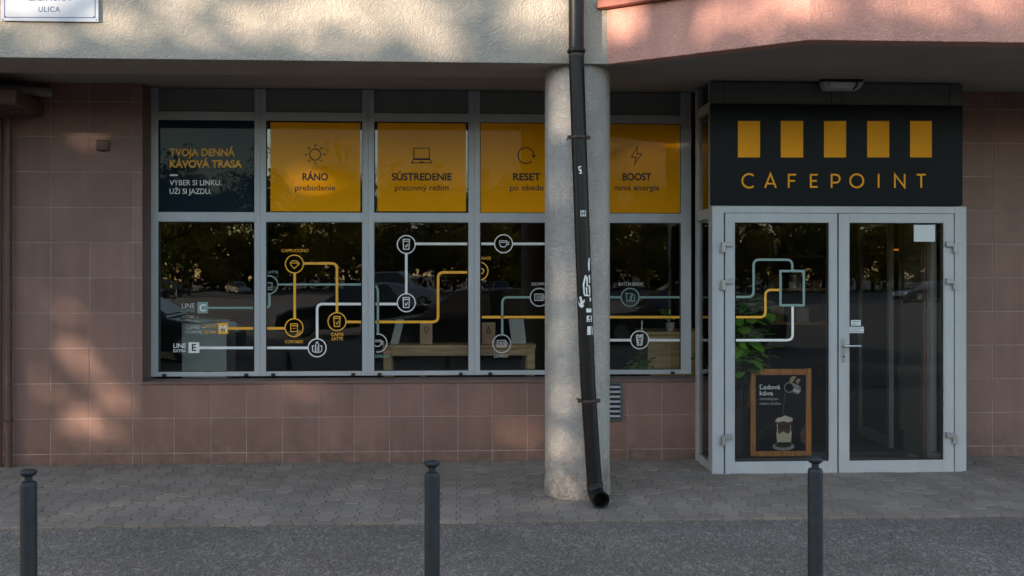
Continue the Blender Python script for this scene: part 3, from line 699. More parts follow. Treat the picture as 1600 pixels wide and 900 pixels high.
t_ = decal(660, 'white line joining two tumbler stations on the middle pane above the bench')
lines(t_, 'green_vinyl', [[(587, 446), (590.5, 452), (590.5, 521.5)]], 3.4, r=4)
lines(t_, 'gold_vinyl', [[(586.5, 503), (684.5, 503), (684.5, 425.5), (730, 425.5)]]); lines(t_, 'white_vinyl', [[(587, 475), (620.5, 475)], [(634.8, 396.5), (634.8, 459)], [(649.5, 381), (730, 381)]])
station(t_, 'white_vinyl', 634.8, 382, i_glass); station(t_, 'white_vinyl', 634.8, 473, i_glass)
station(t_, 'grey_vinyl', 590.5, 536, i_cup, clip='l'); lab(t_, 'green_vinyl', 'ESPRESSO', 586.5, 559, 4.5, 21, .006, 'l')

t_ = decal(800, 'white cup station and green lungo line on the pane left of the pillar')
lines(t_, 'white_vinyl', [[(752, 381), (772, 381)], [(801, 381), (897, 381)]]); lines(t_, 'green_vinyl', [[(784.8, 521.5), (784.8, 464.5), (828.5, 464.5)], [(856, 464.5), (897, 464.5)]], 3.4)
lines(t_, 'gold_vinyl', [[(753, 495.5), (897, 495.5)]])
station(t_, 'white_vinyl', 786.8, 380.8, i_cup); station(t_, 'grey_vinyl', 842.5, 464.5, i_wide); station(t_, 'grey_vinyl', 784, 537, i_wide)
v = Vinyl(VY - .002); v.ring(748.5, 423.5, 14, 1.7, -75, 75); v.stroke([(752, 419), (756, 422), (755, 426), (752, 428)], 1.8); v.build('station', M['gold_vinyl'], t_)
lab(t_, 'gold_vinyl', 'WHITE', 751.8, 406, 4.8, 15, .012, 'l'); lab(t_, 'grey_vinyl', 'DOPPIO', 831, 446.2, 4.6, 25, .006, 'l'); lab(t_, 'grey_vinyl', 'LUNGO', 783, 558.5, 4.8, 21, .006)

t_ = decal(1010, 'batch brew station and iced drink station on the pane right of the pillar')
lines(t_, 'green_vinyl', [[(920, 464.5), (970, 464.5)], [(999, 464.5), (1063.5, 464.5)]], 3.2); lines(t_, 'gold_vinyl', [[(920, 495.5), (1063.8, 495.5)]]); lines(t_, 'white_vinyl', [[(920, 531.5), (985, 531.5)], [(1014, 531.5), (1063.5, 531.5)]])
lines(t_, 'grey_vinyl', [[(1003, 501), (1003, 516)]], 1.6)
station(t_, 'green_vinyl', 984.5, 464.5, i_brew); station(t_, 'white_vinyl', 999.5, 531, i_iced); lab(t_, 'grey_vinyl', 'BATCH BREW', 985.5, 446.2, 4.7, 38, .006)

DVY = EY + .0135
t_ = decal(1200, 'end of the line map with a green terminal box on the left door', DVY)
lines(t_, 'green_vinyl', [[(1150, 464), (1177.5, 464), (1177.5, 405.8), (1238, 405.8), (1238, 422.5)]], 3.6, DVY); lines(t_, 'gold_vinyl', [[(1150, 495.5), (1196, 495.5), (1196, 453), (1217.5, 453)]], 3.6, DVY)
lines(t_, 'white_vinyl', [[(1150, 531.5), (1238.5, 531.5), (1238.5, 478.5)]], 3.8, DVY)
v = Vinyl(DVY - .002); v.stroke([(1219.5, 423.5), (1256, 423.5), (1256, 477), (1219.5, 477)], 3.6, True); v.build('terminal_box', M['green_vinyl'], t_)

# papers on the right door
def sheet(name, lbl, cat, r4, m='paper', grp=None, extra=None):
    c0, c1 = at(r4[0], r4[3], EY + .012), at(r4[2], r4[1], EY + .012)
    t_ = MB(); t_.box(c0.x, c1.x, EY + .0118, EY + .0132, c0.z, c1.z)
    o = t_.build(name, M[m], label=lbl, cat=cat, group=grp)
    if extra:
        v = Vinyl(EY + .0112); extra(v); v.build('lettering', M['ink'], o)
sheet('paper_notice', 'blank white paper in the top right corner of the right door', 'notice', (1428, 351.5, 1461, 377.5))
def tiny(x0, x1, y0, y1, n):
    def f(v):
        for k in range(n):
            yy = y0 + (y1 - y0) * (k + .5) / n; v.stroke([(x0 + 2, yy), (x1 - 2 - (k % 2) * 4, yy)], .7)
    return f
sheet('door_sticker', 'smaller upper white sticker above the door handle', 'sticker', (1329.5, 500, 1345, 509), extra=tiny(1329.5, 1345, 500.5, 508.5, 2))
sheet('door_sticker', 'wider lower white sticker just above the door handle', 'sticker', (1327.5, 510.5, 1349.5, 520.5), extra=tiny(1327.5, 1349.5, 511, 520, 3))

# dry leaf litter blown against the wall and the pillar
ll = MB(); rl = random.Random(31)
for k in range(150):
    if k < 95: x, y = rl.uniform(-4.5, 4.8), -abs(rl.gauss(0, .05)) - .03
    elif k < 115:
        a = rl.uniform(3.3, 6.1); x, y = ax(902, -1.18) + .27 * math.cos(a), -1.18 + .27 * math.sin(a) + rl.gauss(0, .01)
    else: x, y = rl.uniform(-4.5, 4.8), rl.uniform(-1.95, -.1)
    a = rl.uniform(0, 6.28); s1 = rl.uniform(.006, .017); c = Vector((x, y, ground(y) + .0135)); u1 = Vector((math.cos(a), math.sin(a), rl.uniform(-.2, .3))) * s1; u2 = Vector((-math.sin(a), math.cos(a), rl.uniform(-.2, .3))) * s1 * .6
    ll.add([c - u1, c + u2, c + u1, c - u2 + Vector((0, 0, .003))], [(0, 1, 2, 3)])
M['dry_leaf'] = leafmat('dry_leaf', (.10, .055, .02), (.30, .20, .09), .8, .1)
ll.build('leaf_litter', M['dry_leaf'], kind='stuff')

# ---------------------------------------------------------------- street sign
SGY = WALLF - .022
st = thing('street_sign', 'white enamel street sign with blue border and letters on the plaster wall', 'street sign', at(76, 33, SGY))
p = MB(); c0, c1 = at(1, 32.5, SGY), at(154, -70, SGY); p.box(c0.x, c1.x, SGY, SGY + .012, c0.z, c1.z); p.build('plate', M['plate'], st, bevel=.004)
v = Vinyl(SGY - .0006); v.stroke([(7, -66), (7, 27), (148.5, 27.5), (148.5, -66)], 1.2, True)
v.poly([(7.5, 24), (7.5, 26.8), (10.5, 26.8)]); v.poly([(145, 27), (148.3, 27), (148.3, 24)]); v.build('border', M['blue_ink'], st)
line_of(st, 'blue_ink', SGY - .0006, 'ULICA', 77, 18.6, 8.2, 33.5, .008, space=1.15); line_of(st, 'blue_ink', SGY - .0006, 'ŽILINSKÁ', 77.5, .8, 13, 66, .012, space=1.1)
for x, y in ((4.5, 30), (150.5, 31)):
    v = Vinyl(SGY - .001); v.disc(x, y, .9); v.build('screw', M['gasket'], st)

# ---------------------------------------------------------------- pillar, downpipe
pc = ax(902, -1.18); PR = .242
pl = MB(); pl.lathe([(PR + .004, -.1), (PR + .004, .06), (PR, .14), (PR, 3.20)], (pc, -1.18, 0), 96)
pl.build('pillar', M['column'], smooth=True, label='round pale concrete pillar carrying the upper storey beside the black downpipe', cat='pillar')
PY = -1.545
dp = thing('downpipe', 'black downpipe with peeling stickers and white paint leaning across the concrete pillar', 'drainpipe', at(932, 790, PY))
pts = [at(900, -60, PY), at(900.5, 80, PY), at(901.5, 120, PY), at(904.5, 215, PY), at(911, 400, PY), at(918.5, 600, PY), at(929, 757, PY)]
sm = []
for i in range(len(pts) - 1):
    for q in range(6): sm.append(pts[i].lerp(pts[i + 1], q / 6))
sm.append(pts[-1])
p = MB(); p.tube(sm, .0545, 32); p.build('pipe', M['black_pipe'], dp, smooth='auto')
end = pts[-1]
el = [end + Vector((0, 0, .012)), end + Vector((.002, -.004, -.02)), end + Vector((.006, -.02, -.05)), end + Vector((.012, -.05, -.073)), end + Vector((.02, -.09, -.082)), end + Vector((.03, -.13, -.086))]
p = MB(); p.tube(el, .058, 32, cap=False)
m_in = el[-1]; dd = (el[-1] - el[-2]).normalized()
p.tube([m_in - dd * .02, m_in], .063, 32, cap=False); p.tube([m_in, m_in - dd * .004], [.063, .049], 32, cap=False); p.tube([m_in, m_in - dd * .1], .049, 32, cap=False)
p.mat(1); p.tube([m_in - dd * .10, m_in - dd * .101], [.0485, .0485], 32)
p.build('elbow', [M['black_pipe'], M['mouth']], dp, smooth='auto')
def ring(z_px, r, hgt, m, nm, tabs=False):
    i = min(range(len(sm)), key=lambda j: abs(sm[j].z - az(z_px, PY, 900))); c = sm[i]
    d = (sm[min(i + 1, len(sm) - 1)] - sm[max(i - 1, 0)]).normalized()
    q = MB(); q.tube([c - d * hgt / 2, c - d * hgt / 4, c + d * hgt / 4, c + d * hgt / 2], [r - .004, r, r, r - .004], 32)
    if tabs:
        q.box(c.x - r - .02, c.x - r + .006, c.y - .012, c.y + .012, c.z - .012, c.z + .014); q.box(c.x + r - .006, c.x + r + .02, c.y - .012, c.y + .012, c.z - .012, c.z + .014)
        q.tube([(c.x - r - .01, c.y + .02, c.z), (c.x - r - .01, c.y + .12, c.z)], .006, 8)
    q.build(nm, m, dp, smooth='auto')
ring(70, .066, .03, M['black_pipe'], 'collar'); ring(78, .062, .02, M['black_pipe'], 'collar'); ring(84, .0555, .03, M['rust'], 'rust_band')
ring(215, .062, .022, M['rust'], 'clamp', True); ring(636, .061, .020, M['rust'], 'clamp', True); ring(763, .060, .012, M['black_pipe'], 'collar')
# paint marks and stickers wrapped on the pipe
def on_pipe(polys, m, nm, off=.0009):
    q = MB()
    for k, poly in enumerate(polys):
        def subdiv(P):
            out = []
            for i in range(len(P)):
                a, b = Vector(P[i]), Vector(P[(i + 1) % len(P)])
                out += [a, a.lerp(b, .5)]
            return out
        pl_ = subdiv(poly); vs = []
        cxy = sum((Vector(p) for p in poly), Vector((0, 0))) / len(poly)
        for p2 in [cxy] + pl_:
            w = at(p2[0], p2[1], PY)
            i = min(range(len(sm)), key=lambda j: abs(sm[j].z - w.z)); j = min(max(i, 1), len(sm) - 2)
            a, b = sm[j - 1], sm[j + 1]; t = (w.z - a.z) / (b.z - a.z); cx_ = a.x + (b.x - a.x) * t
            r = .0545 + off + .0002 * k
            w = at(p2[0], p2[1], PY - .04); dx = max(-.99 * r, min(.99 * r, w.x - cx_))
            vs.append((cx_ + dx, PY - math.sqrt(r * r - dx * dx), w.z))
        n = len(pl_)
        q.add(vs, [(0, 1 + (i + 1) % n, 1 + i) for i in range(n)])
    q.build(nm, m, dp)
def qd(x, y, w, h, sk=0): return [(x - w / 2 + sk, y - h / 2), (x + w / 2 + sk, y - h / 2), (x + w / 2 - sk, y + h / 2), (x - w / 2 - sk, y + h / 2)]
on_pipe([qd(911, 333.5, 9, 9.5)], M['grey_vinyl'], 'sticker')
on_pipe([qd(908.8, 333.5, 1.2, 6), qd(913, 333.5, 1.2, 6), qd(911, 333.5, 3.5, 1.2)], M['ink'], 'sticker_mark', .0016)
WV = M['white_vinyl']
on_pipe([[(903, 261), (907.5, 259.5), (908, 261), (904.5, 262.5)], [(903, 261), (904.5, 261), (905.5, 266), (904, 266)], [(904, 266), (908, 264), (908.5, 271), (907, 271), (907, 266.5), (904.5, 267.5)], [(904.5, 270), (908.5, 270.5), (908.5, 272), (904.5, 271.5)]], WV, 'paint_mark')
MARKS = [[(919.5, 404), (922, 403), (921.5, 422), (919.5, 424), (918.5, 414)],
         [(910, 444), (913.5, 430), (916, 430), (912.5, 446), (913.5, 460), (911.5, 460)], [(911.5, 459), (922, 460), (922, 463), (913, 462.5)], [(915.5, 433), (918, 432), (918.5, 447), (916, 448)],
         [(914.5, 449), (917, 449), (917.5, 459), (915.5, 459)], [(919, 446), (921.5, 446), (922.5, 459), (920.5, 459)], [(919.5, 430), (922, 430), (922, 442), (920.5, 442)],
         [(902.5, 464.5), (908, 463), (912, 478), (909, 481.5), (905, 478)], [(911, 469), (913.5, 468), (912.5, 473), (910.5, 474)],
         [(921, 465), (923.5, 465), (923.5, 471), (921.5, 471)], qd(918.5, 485, 5.5, 6, -.3), [(915.8, 483), (924, 482), (924, 488), (916, 488)], qd(920.5, 498, 8.5, 9.5),
         [(917.5, 510), (925.5, 509.5), (926, 523), (917, 523)], [(918.5, 536), (921.5, 534), (924, 535), (926, 537), (925, 543), (921, 543.5), (919.5, 541)]]
for mk_ in (MARKS[0:1], MARKS[1:7], MARKS[7:8], MARKS[8:9], MARKS[9:10], MARKS[10:12], MARKS[12:13], MARKS[13:14]): on_pipe(mk_, WV, 'paint_mark')
on_pipe([qd(920.5, 496.5, 2, 4), qd(922.5, 500.5, 3, 1.2), qd(919, 501, 1.4, 2.5)], M['ink'], 'paint_gap', .0042)

# ---------------------------------------------------------------- bollards
bo = thing('bollard', 'black steel bollard standing at the left end of the row', 'bollard', (0, 0, 0), 'bollards along the pavement edge')
HB = .735
p = MB(); p.lathe([(.0395, 0), (.0395, HB - .082), (.0385, HB - .074), (.034, HB - .062), (.018, HB - .058)], seg=40); p.build('post', M['bollard'], bo, smooth='auto')
p = MB(); p.lathe([(.0205, HB - .085), (.0185, HB - .05), (.0185, HB - .03)], seg=24); p.build('neck', M['bollard'], bo, smooth='auto')
p = MB(); p.lathe([(.0, HB - .034), (.026, HB - .034), (.038, HB - .024), (.0405, HB - .016), (.038, HB - .008), (.024, HB - .001), (.0, HB)], seg=40); p.build('cap', M['bollard'], bo, smooth=True)
def copy_tree(o, parent=None):
    c = o.copy(); COL.objects.link(c); c.parent = parent
    for ch in list(o.children): copy_tree(ch, c)
    return c
for i, (px, Y, lb) in enumerate(((45, -3.62, None), (675, -3.5, 'black steel bollard standing in the middle, before the shop window'), (1274, -3.5, 'black steel bollard standing before the double doors and poster board'))):
    b = bo if i == 0 else copy_tree(bo)
    if lb: b['label'] = lb
    b.location = (ax(px, Y), Y, ground(Y) - .004); b.rotation_euler = (R(.25 * (i - 1)), R((-.25, .1, .3)[i]), i)

# ---------------------------------------------------------------- small things on the walls
bp = thing('drainpipe', 'thin brown drainpipe on the tiled wall at the left edge', 'drainpipe', (ax(14, -.06), -.06, 0))
p = MB(); p.tube([(ax(13.5, -.07), -.07, 0), (ax(12.5, -.07), -.07, 3.0)], .026, 20); p.build('pipe', M['brown_pipe'], bp, smooth='auto')
p = MB(); z = az(657, -.07, 10); p.tube([(ax(13.2, -.07), -.07, z - .012), (ax(13.2, -.07), -.07, z + .012)], .033, 20); p.box(ax(11, -.07), ax(15, -.07), -.05, .0, z - .008, z + .008); p.build('clamp', M['rust'], bp, smooth='auto')
bp = thing('drainpipe', 'darker brown drainpipe cut by the left picture edge', 'drainpipe', (ax(0, -.06), -.06, 0))
p = MB(); p.tube([(ax(-1, -.07), -.07, 0), (ax(-1, -.07), -.07, 3.0)], .022, 20); p.build('pipe', M['brown_pipe'], bp, smooth='auto')
p = MB(); p.tube([(ax(-1, -.07), -.07, z - .012), (ax(-1, -.07), -.07, z + .012)], .028, 20); p.box(ax(-1, -.07), ax(14, -.07), -.09, -.07, z - .01, z + .01); p.build('clamp', M['rust'], bp, smooth='auto')
du = thing('pipe_casing', 'brown boxed pipe casing under the ceiling at the top left', 'casing', (-4.4, -.3, 2.9))
p = MB(); p.prism([(-7, -.72), (ax(30, -.60), -.66), (ax(66, -.05), -.01), (-7, -.01)], 2.93, 3.06); p.build('boarding', M['brown_pipe'], du, bevel=.02)
p = MB(); p.box(-7, ax(38, -.36), -.40, -.36, 2.91, 2.935); p.box(-7, ax(55, -.12), -.14, -.11, 2.91, 2.935); p.build('batten', M['brown_pipe'], du)
gp = thing('conduit', 'grey conduit pipe with a dark clip below the ceiling at the top left', 'conduit', (-4, -.5, 3.1))
a_, b_2 = Vector((-4.9, -1.02, 3.085)), Vector((ax(80, -.03), -.03, 3.135))
p = MB(); p.tube([a_, b_2], .038, 16); p.build('pipe', M['soffit'], gp, smooth='auto')
c = a_.lerp(b_2, .47); dv = (b_2 - a_).normalized(); p = MB(); p.tube([c - dv * .012, c + dv * .012], .045, 16); p.box(c.x - .012, c.x + .012, c.y - .012, c.y + .012, c.z, c.z + .09); p.build('clip', M['gasket'], gp, smooth='auto')
jb = thing('junction_box', 'small brown junction box with a round cover on the left tiled pier', 'junction box', at(162, 236, 0))
c = at(162, 227.5, 0); p = MB(); p.box(c.x - .05, c.x + .05, -.045, -.002, c.z - .045, c.z + .045); p.build('box', M['tile'], jb, bevel=.008)
p = MB(); p.box(c.x - .036, c.x + .036, -.05, -.0455, c.z - .034, c.z + .034); p.build('cover', M['tile'], jb, bevel=.003)
vg = thing('vent_grille', 'grey louvred vent grille in the tiles right of the pillar', 'vent', at(950, 657, 0))
vx0, vx1, vz0, vz1 = ax(928, 0), ax(972.5, 0), az(657.5, 0, 960), az(597, 0, 960)
p = MB(); w = .02
p.box(vx0, vx0 + w, -.018, -.001, vz0, vz1); p.box(vx1 - w, vx1, -.018, -.001, vz0, vz1); p.box(vx0 + w, vx1 - w, -.018, -.001, vz0, vz0 + w); p.box(vx0 + w, vx1 - w, -.018, -.001, vz1 - w, vz1)
p.build('frame', M['dark_alu'], vg, bevel=.002)
p = MB(); p.box(vx0 + w, vx1 - w, -.004, -.0015, vz0 + w, vz1 - w); p.build('backing', M['gasket'], vg)
for k in range(7):
    zc_ = vz0 + w + (vz1 - vz0 - 2 * w) * (k + .5) / 7
    p = MB(); p.obox(((vx0 + vx1) / 2, -.011, zc_), ((vx1 - vx0) / 2 - w, 0, 0), (0, .007, .008), (0, -.001, .001)); p.build('slat', M['alu'], vg)
lf = thing('bulkhead_lamp', 'white bulkhead lamp under the ceiling above the cafe sign', 'lamp', at(1315, 139, EY - .1))
LY = EY - .12; lx0, lx1 = ax(1282, LY), ax(1348, LY); zlc = soffit_z(0, LY)
p = MB(); hh = .075
zz0, zz1 = zlc - .088, zlc - .012
for a, b, i0 in ((lx0, lx1, 0),):
    v = [(lx0, LY + .05, zz1), (lx0 + .0, LY - .05, zz1 - .01), (lx0 + .02, LY - .05, zz0 + .01), (lx0 + .03, LY + .05, zz0), (lx1, LY + .05, zz1), (lx1, LY - .05, zz1 - .01), (lx1 - .04, LY - .05, zz0 + .01), (lx1 - .05, LY + .05, zz0)]
    p.add(v, [(3, 2, 1, 0), (4, 5, 6, 7), (0, 1, 5, 4), (1, 2, 6, 5), (2, 3, 7, 6), (3, 0, 4, 7)])
p.build('housing', M['fixture'], lf, bevel=.012)
p = MB(); p.box(lx0 + .06, lx1 - .09, LY - .056, LY - .049, zz0 + .02, zz1 - .018); p.build('diffuser', M['paper'], lf, bevel=.003)
p = MB(); p.box(lx0 + .01, lx1 - .01, LY - .04, LY + .05, zz1 + .0, zlc + .002); p.build('bracket', M['gasket'], lf)
p = MB(); p.tube([(lx1 - .07, LY - .057, zz1 - .01), (lx1 - .068, LY - .06, zz0 + .03), (lx1 - .10, LY - .055, zz0 - .004)], .006, 8); p.build('clip', M['gasket'], lf)

# ================================================================== THINGS INSIDE THE CAFE
BY = .62
bx0, bx1 = ax(599, BY), ax(836, BY); btop = az(531, BY + .35)
be = thing('bench', 'long light wooden bar bench behind the middle windows with bags standing on it', 'bench', ((bx0 + bx1) / 2, BY + .17, 0))
zt0 = az(539, BY)
p = MB(); p.box(bx0 - .01, bx1 + .01, BY, BY + .36, zt0 - .035, zt0); p.build('top', M['wood'], be, bevel=.004)
p = MB(); p.box(bx0 + .05, bx1 - .05, BY + .012, BY + .035, zt0 - .10, zt0 - .036); p.build('rail', M['wood'], be, bevel=.002)
for x in (bx0, bx1 - .075):
    for y in (BY + .01, BY + .28):
        p = MB(); p.box(x, x + .075, y, y + .07, 0, zt0 - .036); p.build('leg', M['wood'], be, bevel=.003)
def bag(px, w, h, lbl, icon):
    c = ax(px, BY + .15); t_ = thing('paper_bag', lbl, 'bag', (c, BY + .16, zt0), 'paper bags on the bench')
    p = MB(); y0, y1 = BY + .12, BY + .19; v = [(c - w / 2, y0, zt0), (c + w / 2, y0, zt0), (c + w / 2, y1, zt0), (c - w / 2, y1, zt0), (c - w / 2, y0 + .022, zt0 + h), (c + w / 2, y0 + .022, zt0 + h), (c + w / 2, y0 + .03, zt0 + h), (c - w / 2, y0 + .03, zt0 + h)]
    p.add(v, [(0, 3, 2, 1), (4, 5, 6, 7), (0, 1, 5, 4), (1, 2, 6, 5), (2, 3, 7, 6), (3, 0, 4, 7)]); p.build('body', M['kraft'], t_, bevel=.003)
    v = Vinyl(y0 + .008); pyc = 516
    if icon: v.ring(px, pyc - 2, 3.2, 1.0, n=16); v.stroke([(px - 2.5, pyc + 4), (px + 2.5, pyc + 4)], 1.0)
    else: v.stroke([(px - 3, pyc + 4), (px, pyc - 5), (px + 3, pyc + 4)], 1.1, True)
    # follow the slope of the bag front
    for i, q in enumerate(v.v): v.v[i] = (q[0], y0 - .0015 + .022 * max(0, (q[2] - zt0) / h), q[2])
    v.build('print', M['soil'], t_)
bag(666, .115, .195, 'brown paper bag with a round print on the bench behind the middle pane', True)
bag(763.5, .125, .20, 'brown paper bag with a pointed print on the bench, just left of the pillar', False)
def lean(pa, pb, lbl, lean_y):
    (x0, y0), (x1, y1), w = pa, pb, 0
    q = MB(); a0, a1 = ax(x0[0], BY + .2), ax(x0[1], BY + .2); b0, b1 = ax(x1[0], BY + .2), ax(x1[1], BY + .2); h = az(y1, BY + .2) - zt0
    for yy in (0, .006):
        pass
    v = [(a0, BY + .17, zt0), (a1, BY + .17, zt0), (b1, BY + .17 + lean_y, zt0 + h), (b0, BY + .17 + lean_y, zt0 + h)]
    v += [(x, y + .008, z) for x, y, z in v]
    q.add(v, [(0, 1, 2, 3), (7, 6, 5, 4), (0, 4, 5, 1), (1, 5, 6, 2), (2, 6, 7, 3), (3, 7, 4, 0)])
    q.build('card', M['card'], label=lbl, cat='card', group='cards leaning on the bench')
lean(((610, 622.5), 531), ((619.5, 632), 499), 'narrow grey card leaning to the right at the left end of the bench', .03)
lean(((799.5, 822), 531), ((795, 818), 499), 'wide grey card leaning on the bench near its right end', .05)
for px, lbl in ((661, 'small tin with a pale lid under the bench behind the middle pane'), (830, 'small grey tin beside the right bench leg')):
    c = ax(px, .42); t_ = thing('tin', lbl, 'tin', (c, .42, z_sill - .015), 'tins on the inner window ledge')
    p = MB(); p.lathe([(0, 0), (.026, 0), (.027, .004), (.027, .052), (.025, .056), (0, .056)], (c, .385, z_sill - .015), 20); p.build('body', M['tin'], t_, smooth='auto')
    p = MB(); p.lathe([(.029, .05), (.029, .062), (.026, .065), (0, .065)], (c, .385, z_sill - .015), 20); p.build('lid', M['hinge'], t_, smooth='auto')
# ledge for the tins
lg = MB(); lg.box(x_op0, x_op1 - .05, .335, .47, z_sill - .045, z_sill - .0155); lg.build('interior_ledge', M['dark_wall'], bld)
# pale display cabinet, left window
cbx0, cbx1 = ax(284, 1.0), ax(354, 1.0)
dc = thing('display_cabinet', 'pale grey low cabinet standing dim behind the leftmost pane', 'cabinet', ((cbx0 + cbx1) / 2, 1.2, 0))
p = MB(); p.box(cbx0, cbx1, 1.0, 1.4, .62, az(503, 1.0)); p.build('cabinet_body', M['card'], dc, bevel=.005)
p = MB(); p.box(cbx0 - .04, cbx1 + .04, .97, 1.43, az(503, 1.0), az(503, 1.0) + .03); p.build('top', M['dark_alu'], dc, bevel=.004)
p = MB(); p.box(cbx0 + .02, cbx1 - .02, 1.02, 1.38, 0, .62); p.build('plinth', M['counter'], dc)
# counter behind the fifth bay
kY = 1.25; kx0, kx1 = ax(1012, kY), ax(1122, kY); kz = az(519, kY)
ct = thing('counter', 'light wooden cafe counter behind the pane right of the pillar', 'counter', ((kx0 + kx1) / 2, kY + .3, 0))
p = MB(); p.box(kx0, kx1, kY, kY + .6, 0, kz - .04); p.build('front', M['counter'], ct, bevel=.003)
p = MB(); p.box(kx0 - .02, kx1 + .02, kY - .02, kY + .62, kz - .038, kz); p.build('worktop', M['counter'], ct, bevel=.004)
def leafy(name, lbl, cat, base, pot_r, pot_h, stems, leafsize, nleaf, pm, grp=None, seed=1, spread=.2):
    r_ = random.Random(seed); t_ = thing(name, lbl, cat, base, grp)
    b = Vector(base)
    p = MB(); p.lathe([(0, 0), (pot_r * .8, 0), (pot_r, pot_h), (pot_r * .9, pot_h), (pot_r * .88, pot_h - .02), (0, pot_h - .02)], base, 28); p.build('pot', pm, t_, smooth='auto')
    st_ = MB(); lf_ = MB()
    for s in range(stems[0]):
        a = r_.uniform(0, 6.28); h_ = stems[1] * r_.uniform(.55, 1.0); rr = spread * r_.uniform(.2, 1)
        P0 = b + Vector((math.cos(a) * pot_r * .4, math.sin(a) * pot_r * .4, pot_h - .03)); P3 = b + Vector((math.cos(a) * rr, math.sin(a) * rr, pot_h + h_))
        pts = [P0.lerp(P3, q / 6) + Vector((r_.gauss(0, .012), r_.gauss(0, .012), 0)) for q in range(7)]
        st_.tube(pts, [.008 - .0008 * q for q in range(7)], 6)
        for k in range(nleaf):
            q = r_.uniform(.38, 1.0); c = P0.lerp(P3, q); th_ = r_.uniform(0, 6.28); ln = leafsize * r_.uniform(.6, 1.2)
            dr_ = Vector((math.cos(th_), math.sin(th_), r_.uniform(-.5, .4))).normalized(); sd = dr_.cross(Vector((0, 0, 1))).normalized(); upv = sd.cross(dr_)
            pet = c + dr_ * ln * .25
            wv = ln * .30
            mid_ = [pet, pet + dr_ * ln * .35 + upv * .012, pet + dr_ * ln * .75 - upv * .0, pet + dr_ * ln * 1.0 - upv * ln * .12]
            L1 = [mid_[1] + sd * wv - upv * .006, mid_[2] + sd * wv * .7 - upv * .012]; R1 = [mid_[1] - sd * wv - upv * .006, mid_[2] - sd * wv * .7 - upv * .012]
            lf_.add([*mid_, *L1, *R1], [(0, 1, 4), (1, 2, 5, 4), (2, 3, 5), (0, 6, 1), (1, 6, 7, 2), (2, 7, 3)])
            st_.tube([c, pet], .0025, 4)
    st_.build('stem', M['bark'], t_); lf_.build('leaves', M['leaf_pot'], t_, smooth=True)
    return t_
leafy('potted_plant', 'tall leafy green plant in a dark pot behind the left door', 'plant', (ax(1152, .30), .30, 0), .115, .42, (15, 1.14), .19, 15, M['pot'], seed=4, spread=.30)
leafy('potted_plant', 'small low plant on the floor before the counter, right of the pillar', 'plant', (ax(1000, .72), .72, .55), .10, .16, (7, .16), .09, 8, M['pot'], seed=9, spread=.14)
leafy('potted_plant', 'small plant in a pale pot on the wooden counter', 'plant', (ax(1047, kY + .1), kY + .1, kz), .05, .085, (6, .14), .06, 6, M['terracotta'], seed=12, spread=.10)
pst = MB(); pst.box(ax(985, .60), ax(1016, .60), .60, .86, 0, .548)
pst.build('plant_stand', M['dark_wall'], bevel=.004, label='dark plant stand carrying the small low plant', cat='stand')

sh = thing('wall_shelf', 'dim wall shelf with jars and boxes deep inside behind the left door', 'shelf', (ax(1250, 3.2), 3.3, 1.0))
SX0, SX1 = ax(1205, 3.2), ax(1300, 3.2)
for z in (1.02, 1.42, 1.82):
    p = MB(); p.box(SX0, SX1, 3.2, 3.5, z, z + .03); p.build('board', M['wood'], sh, bevel=.003)
for x in (SX0 - .03, SX1):
    p = MB(); p.box(x, x + .03, 3.2, 3.5, 0, 2.2); p.build('upright', M['dark_alu'], sh)
rj = random.Random(2)
for z in (1.05, 1.45, 1.85):
    x = SX0 + .08
    while x < SX1 - .1:
        hgt = rj.uniform(.1, .2); wd = rj.uniform(.05, .09); p = MB()
        if rj.random() < .5:
            p.box(x - wd, x + wd, 3.25, 3.37, z + .001, z + hgt); p.build('shelf_box', M['kraft'] if rj.random() < .6 else M['card'], bevel=.003, label='small box standing among jars on the dim shelf behind the left door', cat='box', group='boxes on the dim shelf')
        else:
            p.lathe([(0, .001), (wd * .8, .001), (wd * .8, hgt * .8), (wd * .5, hgt * .9), (wd * .5, hgt), (0, hgt)], (x, 3.3, z), 16); p.build('jar', M['tin'] if rj.random() < .5 else M['terracotta'], smooth='auto', label='jar standing among boxes on the dim shelf behind the left door', cat='jar', group='jars on the dim shelf')
        x += wd * 2 + rj.uniform(.05, .16)
# poster board behind the left door
AY = .16
ab = thing('poster_board', 'wooden framed poster board showing an iced coffee behind the left door', 'poster board', (ax(1220, AY), AY, 0))
L_ = lambda x: ax(x, AY)
zb_ = lambda y: az(y, AY, 1220)
zfoot = .0
p = MB(); p.box(L_(1173), L_(1181), AY, AY + .03, zfoot, zb_(576)); p.box(L_(1259.5), L_(1268), AY, AY + .03, zfoot, zb_(576)); p.box(L_(1181), L_(1259.5), AY + .002, AY + .028, zb_(586), zb_(576.5)); p.box(L_(1181), L_(1259.5), AY + .002, AY + .028, zb_(713), zb_(705))
p.build('frame', M['frame_wood'], ab, bevel=.003)
p = MB(); p.obox(((L_(1173) + L_(1181)) / 2, AY + .17, .33), (.02, 0, 0), (0, .135, -.33), (0, .012, .01)); p.obox(((L_(1259.5) + L_(1268)) / 2, AY + .17, .33), (.02, 0, 0), (0, .135, -.33), (0, .012, .01)); p.build('back_leg', M['frame_wood'], ab)
p = MB(); p.box(L_(1181), L_(1259.5), AY + .012, AY + .02, zb_(705), zb_(586)); po = p.build('poster', M['sign'], ab)
AV = AY + .0115
line_of(po, 'white_vinyl', AV, 'Ľadová', 1187, 608, 6.6, 32, .022, 'l'); line_of(po, 'white_vinyl', AV, 'káva', 1187, 617.5, 6.6, 21, .022, 'l')
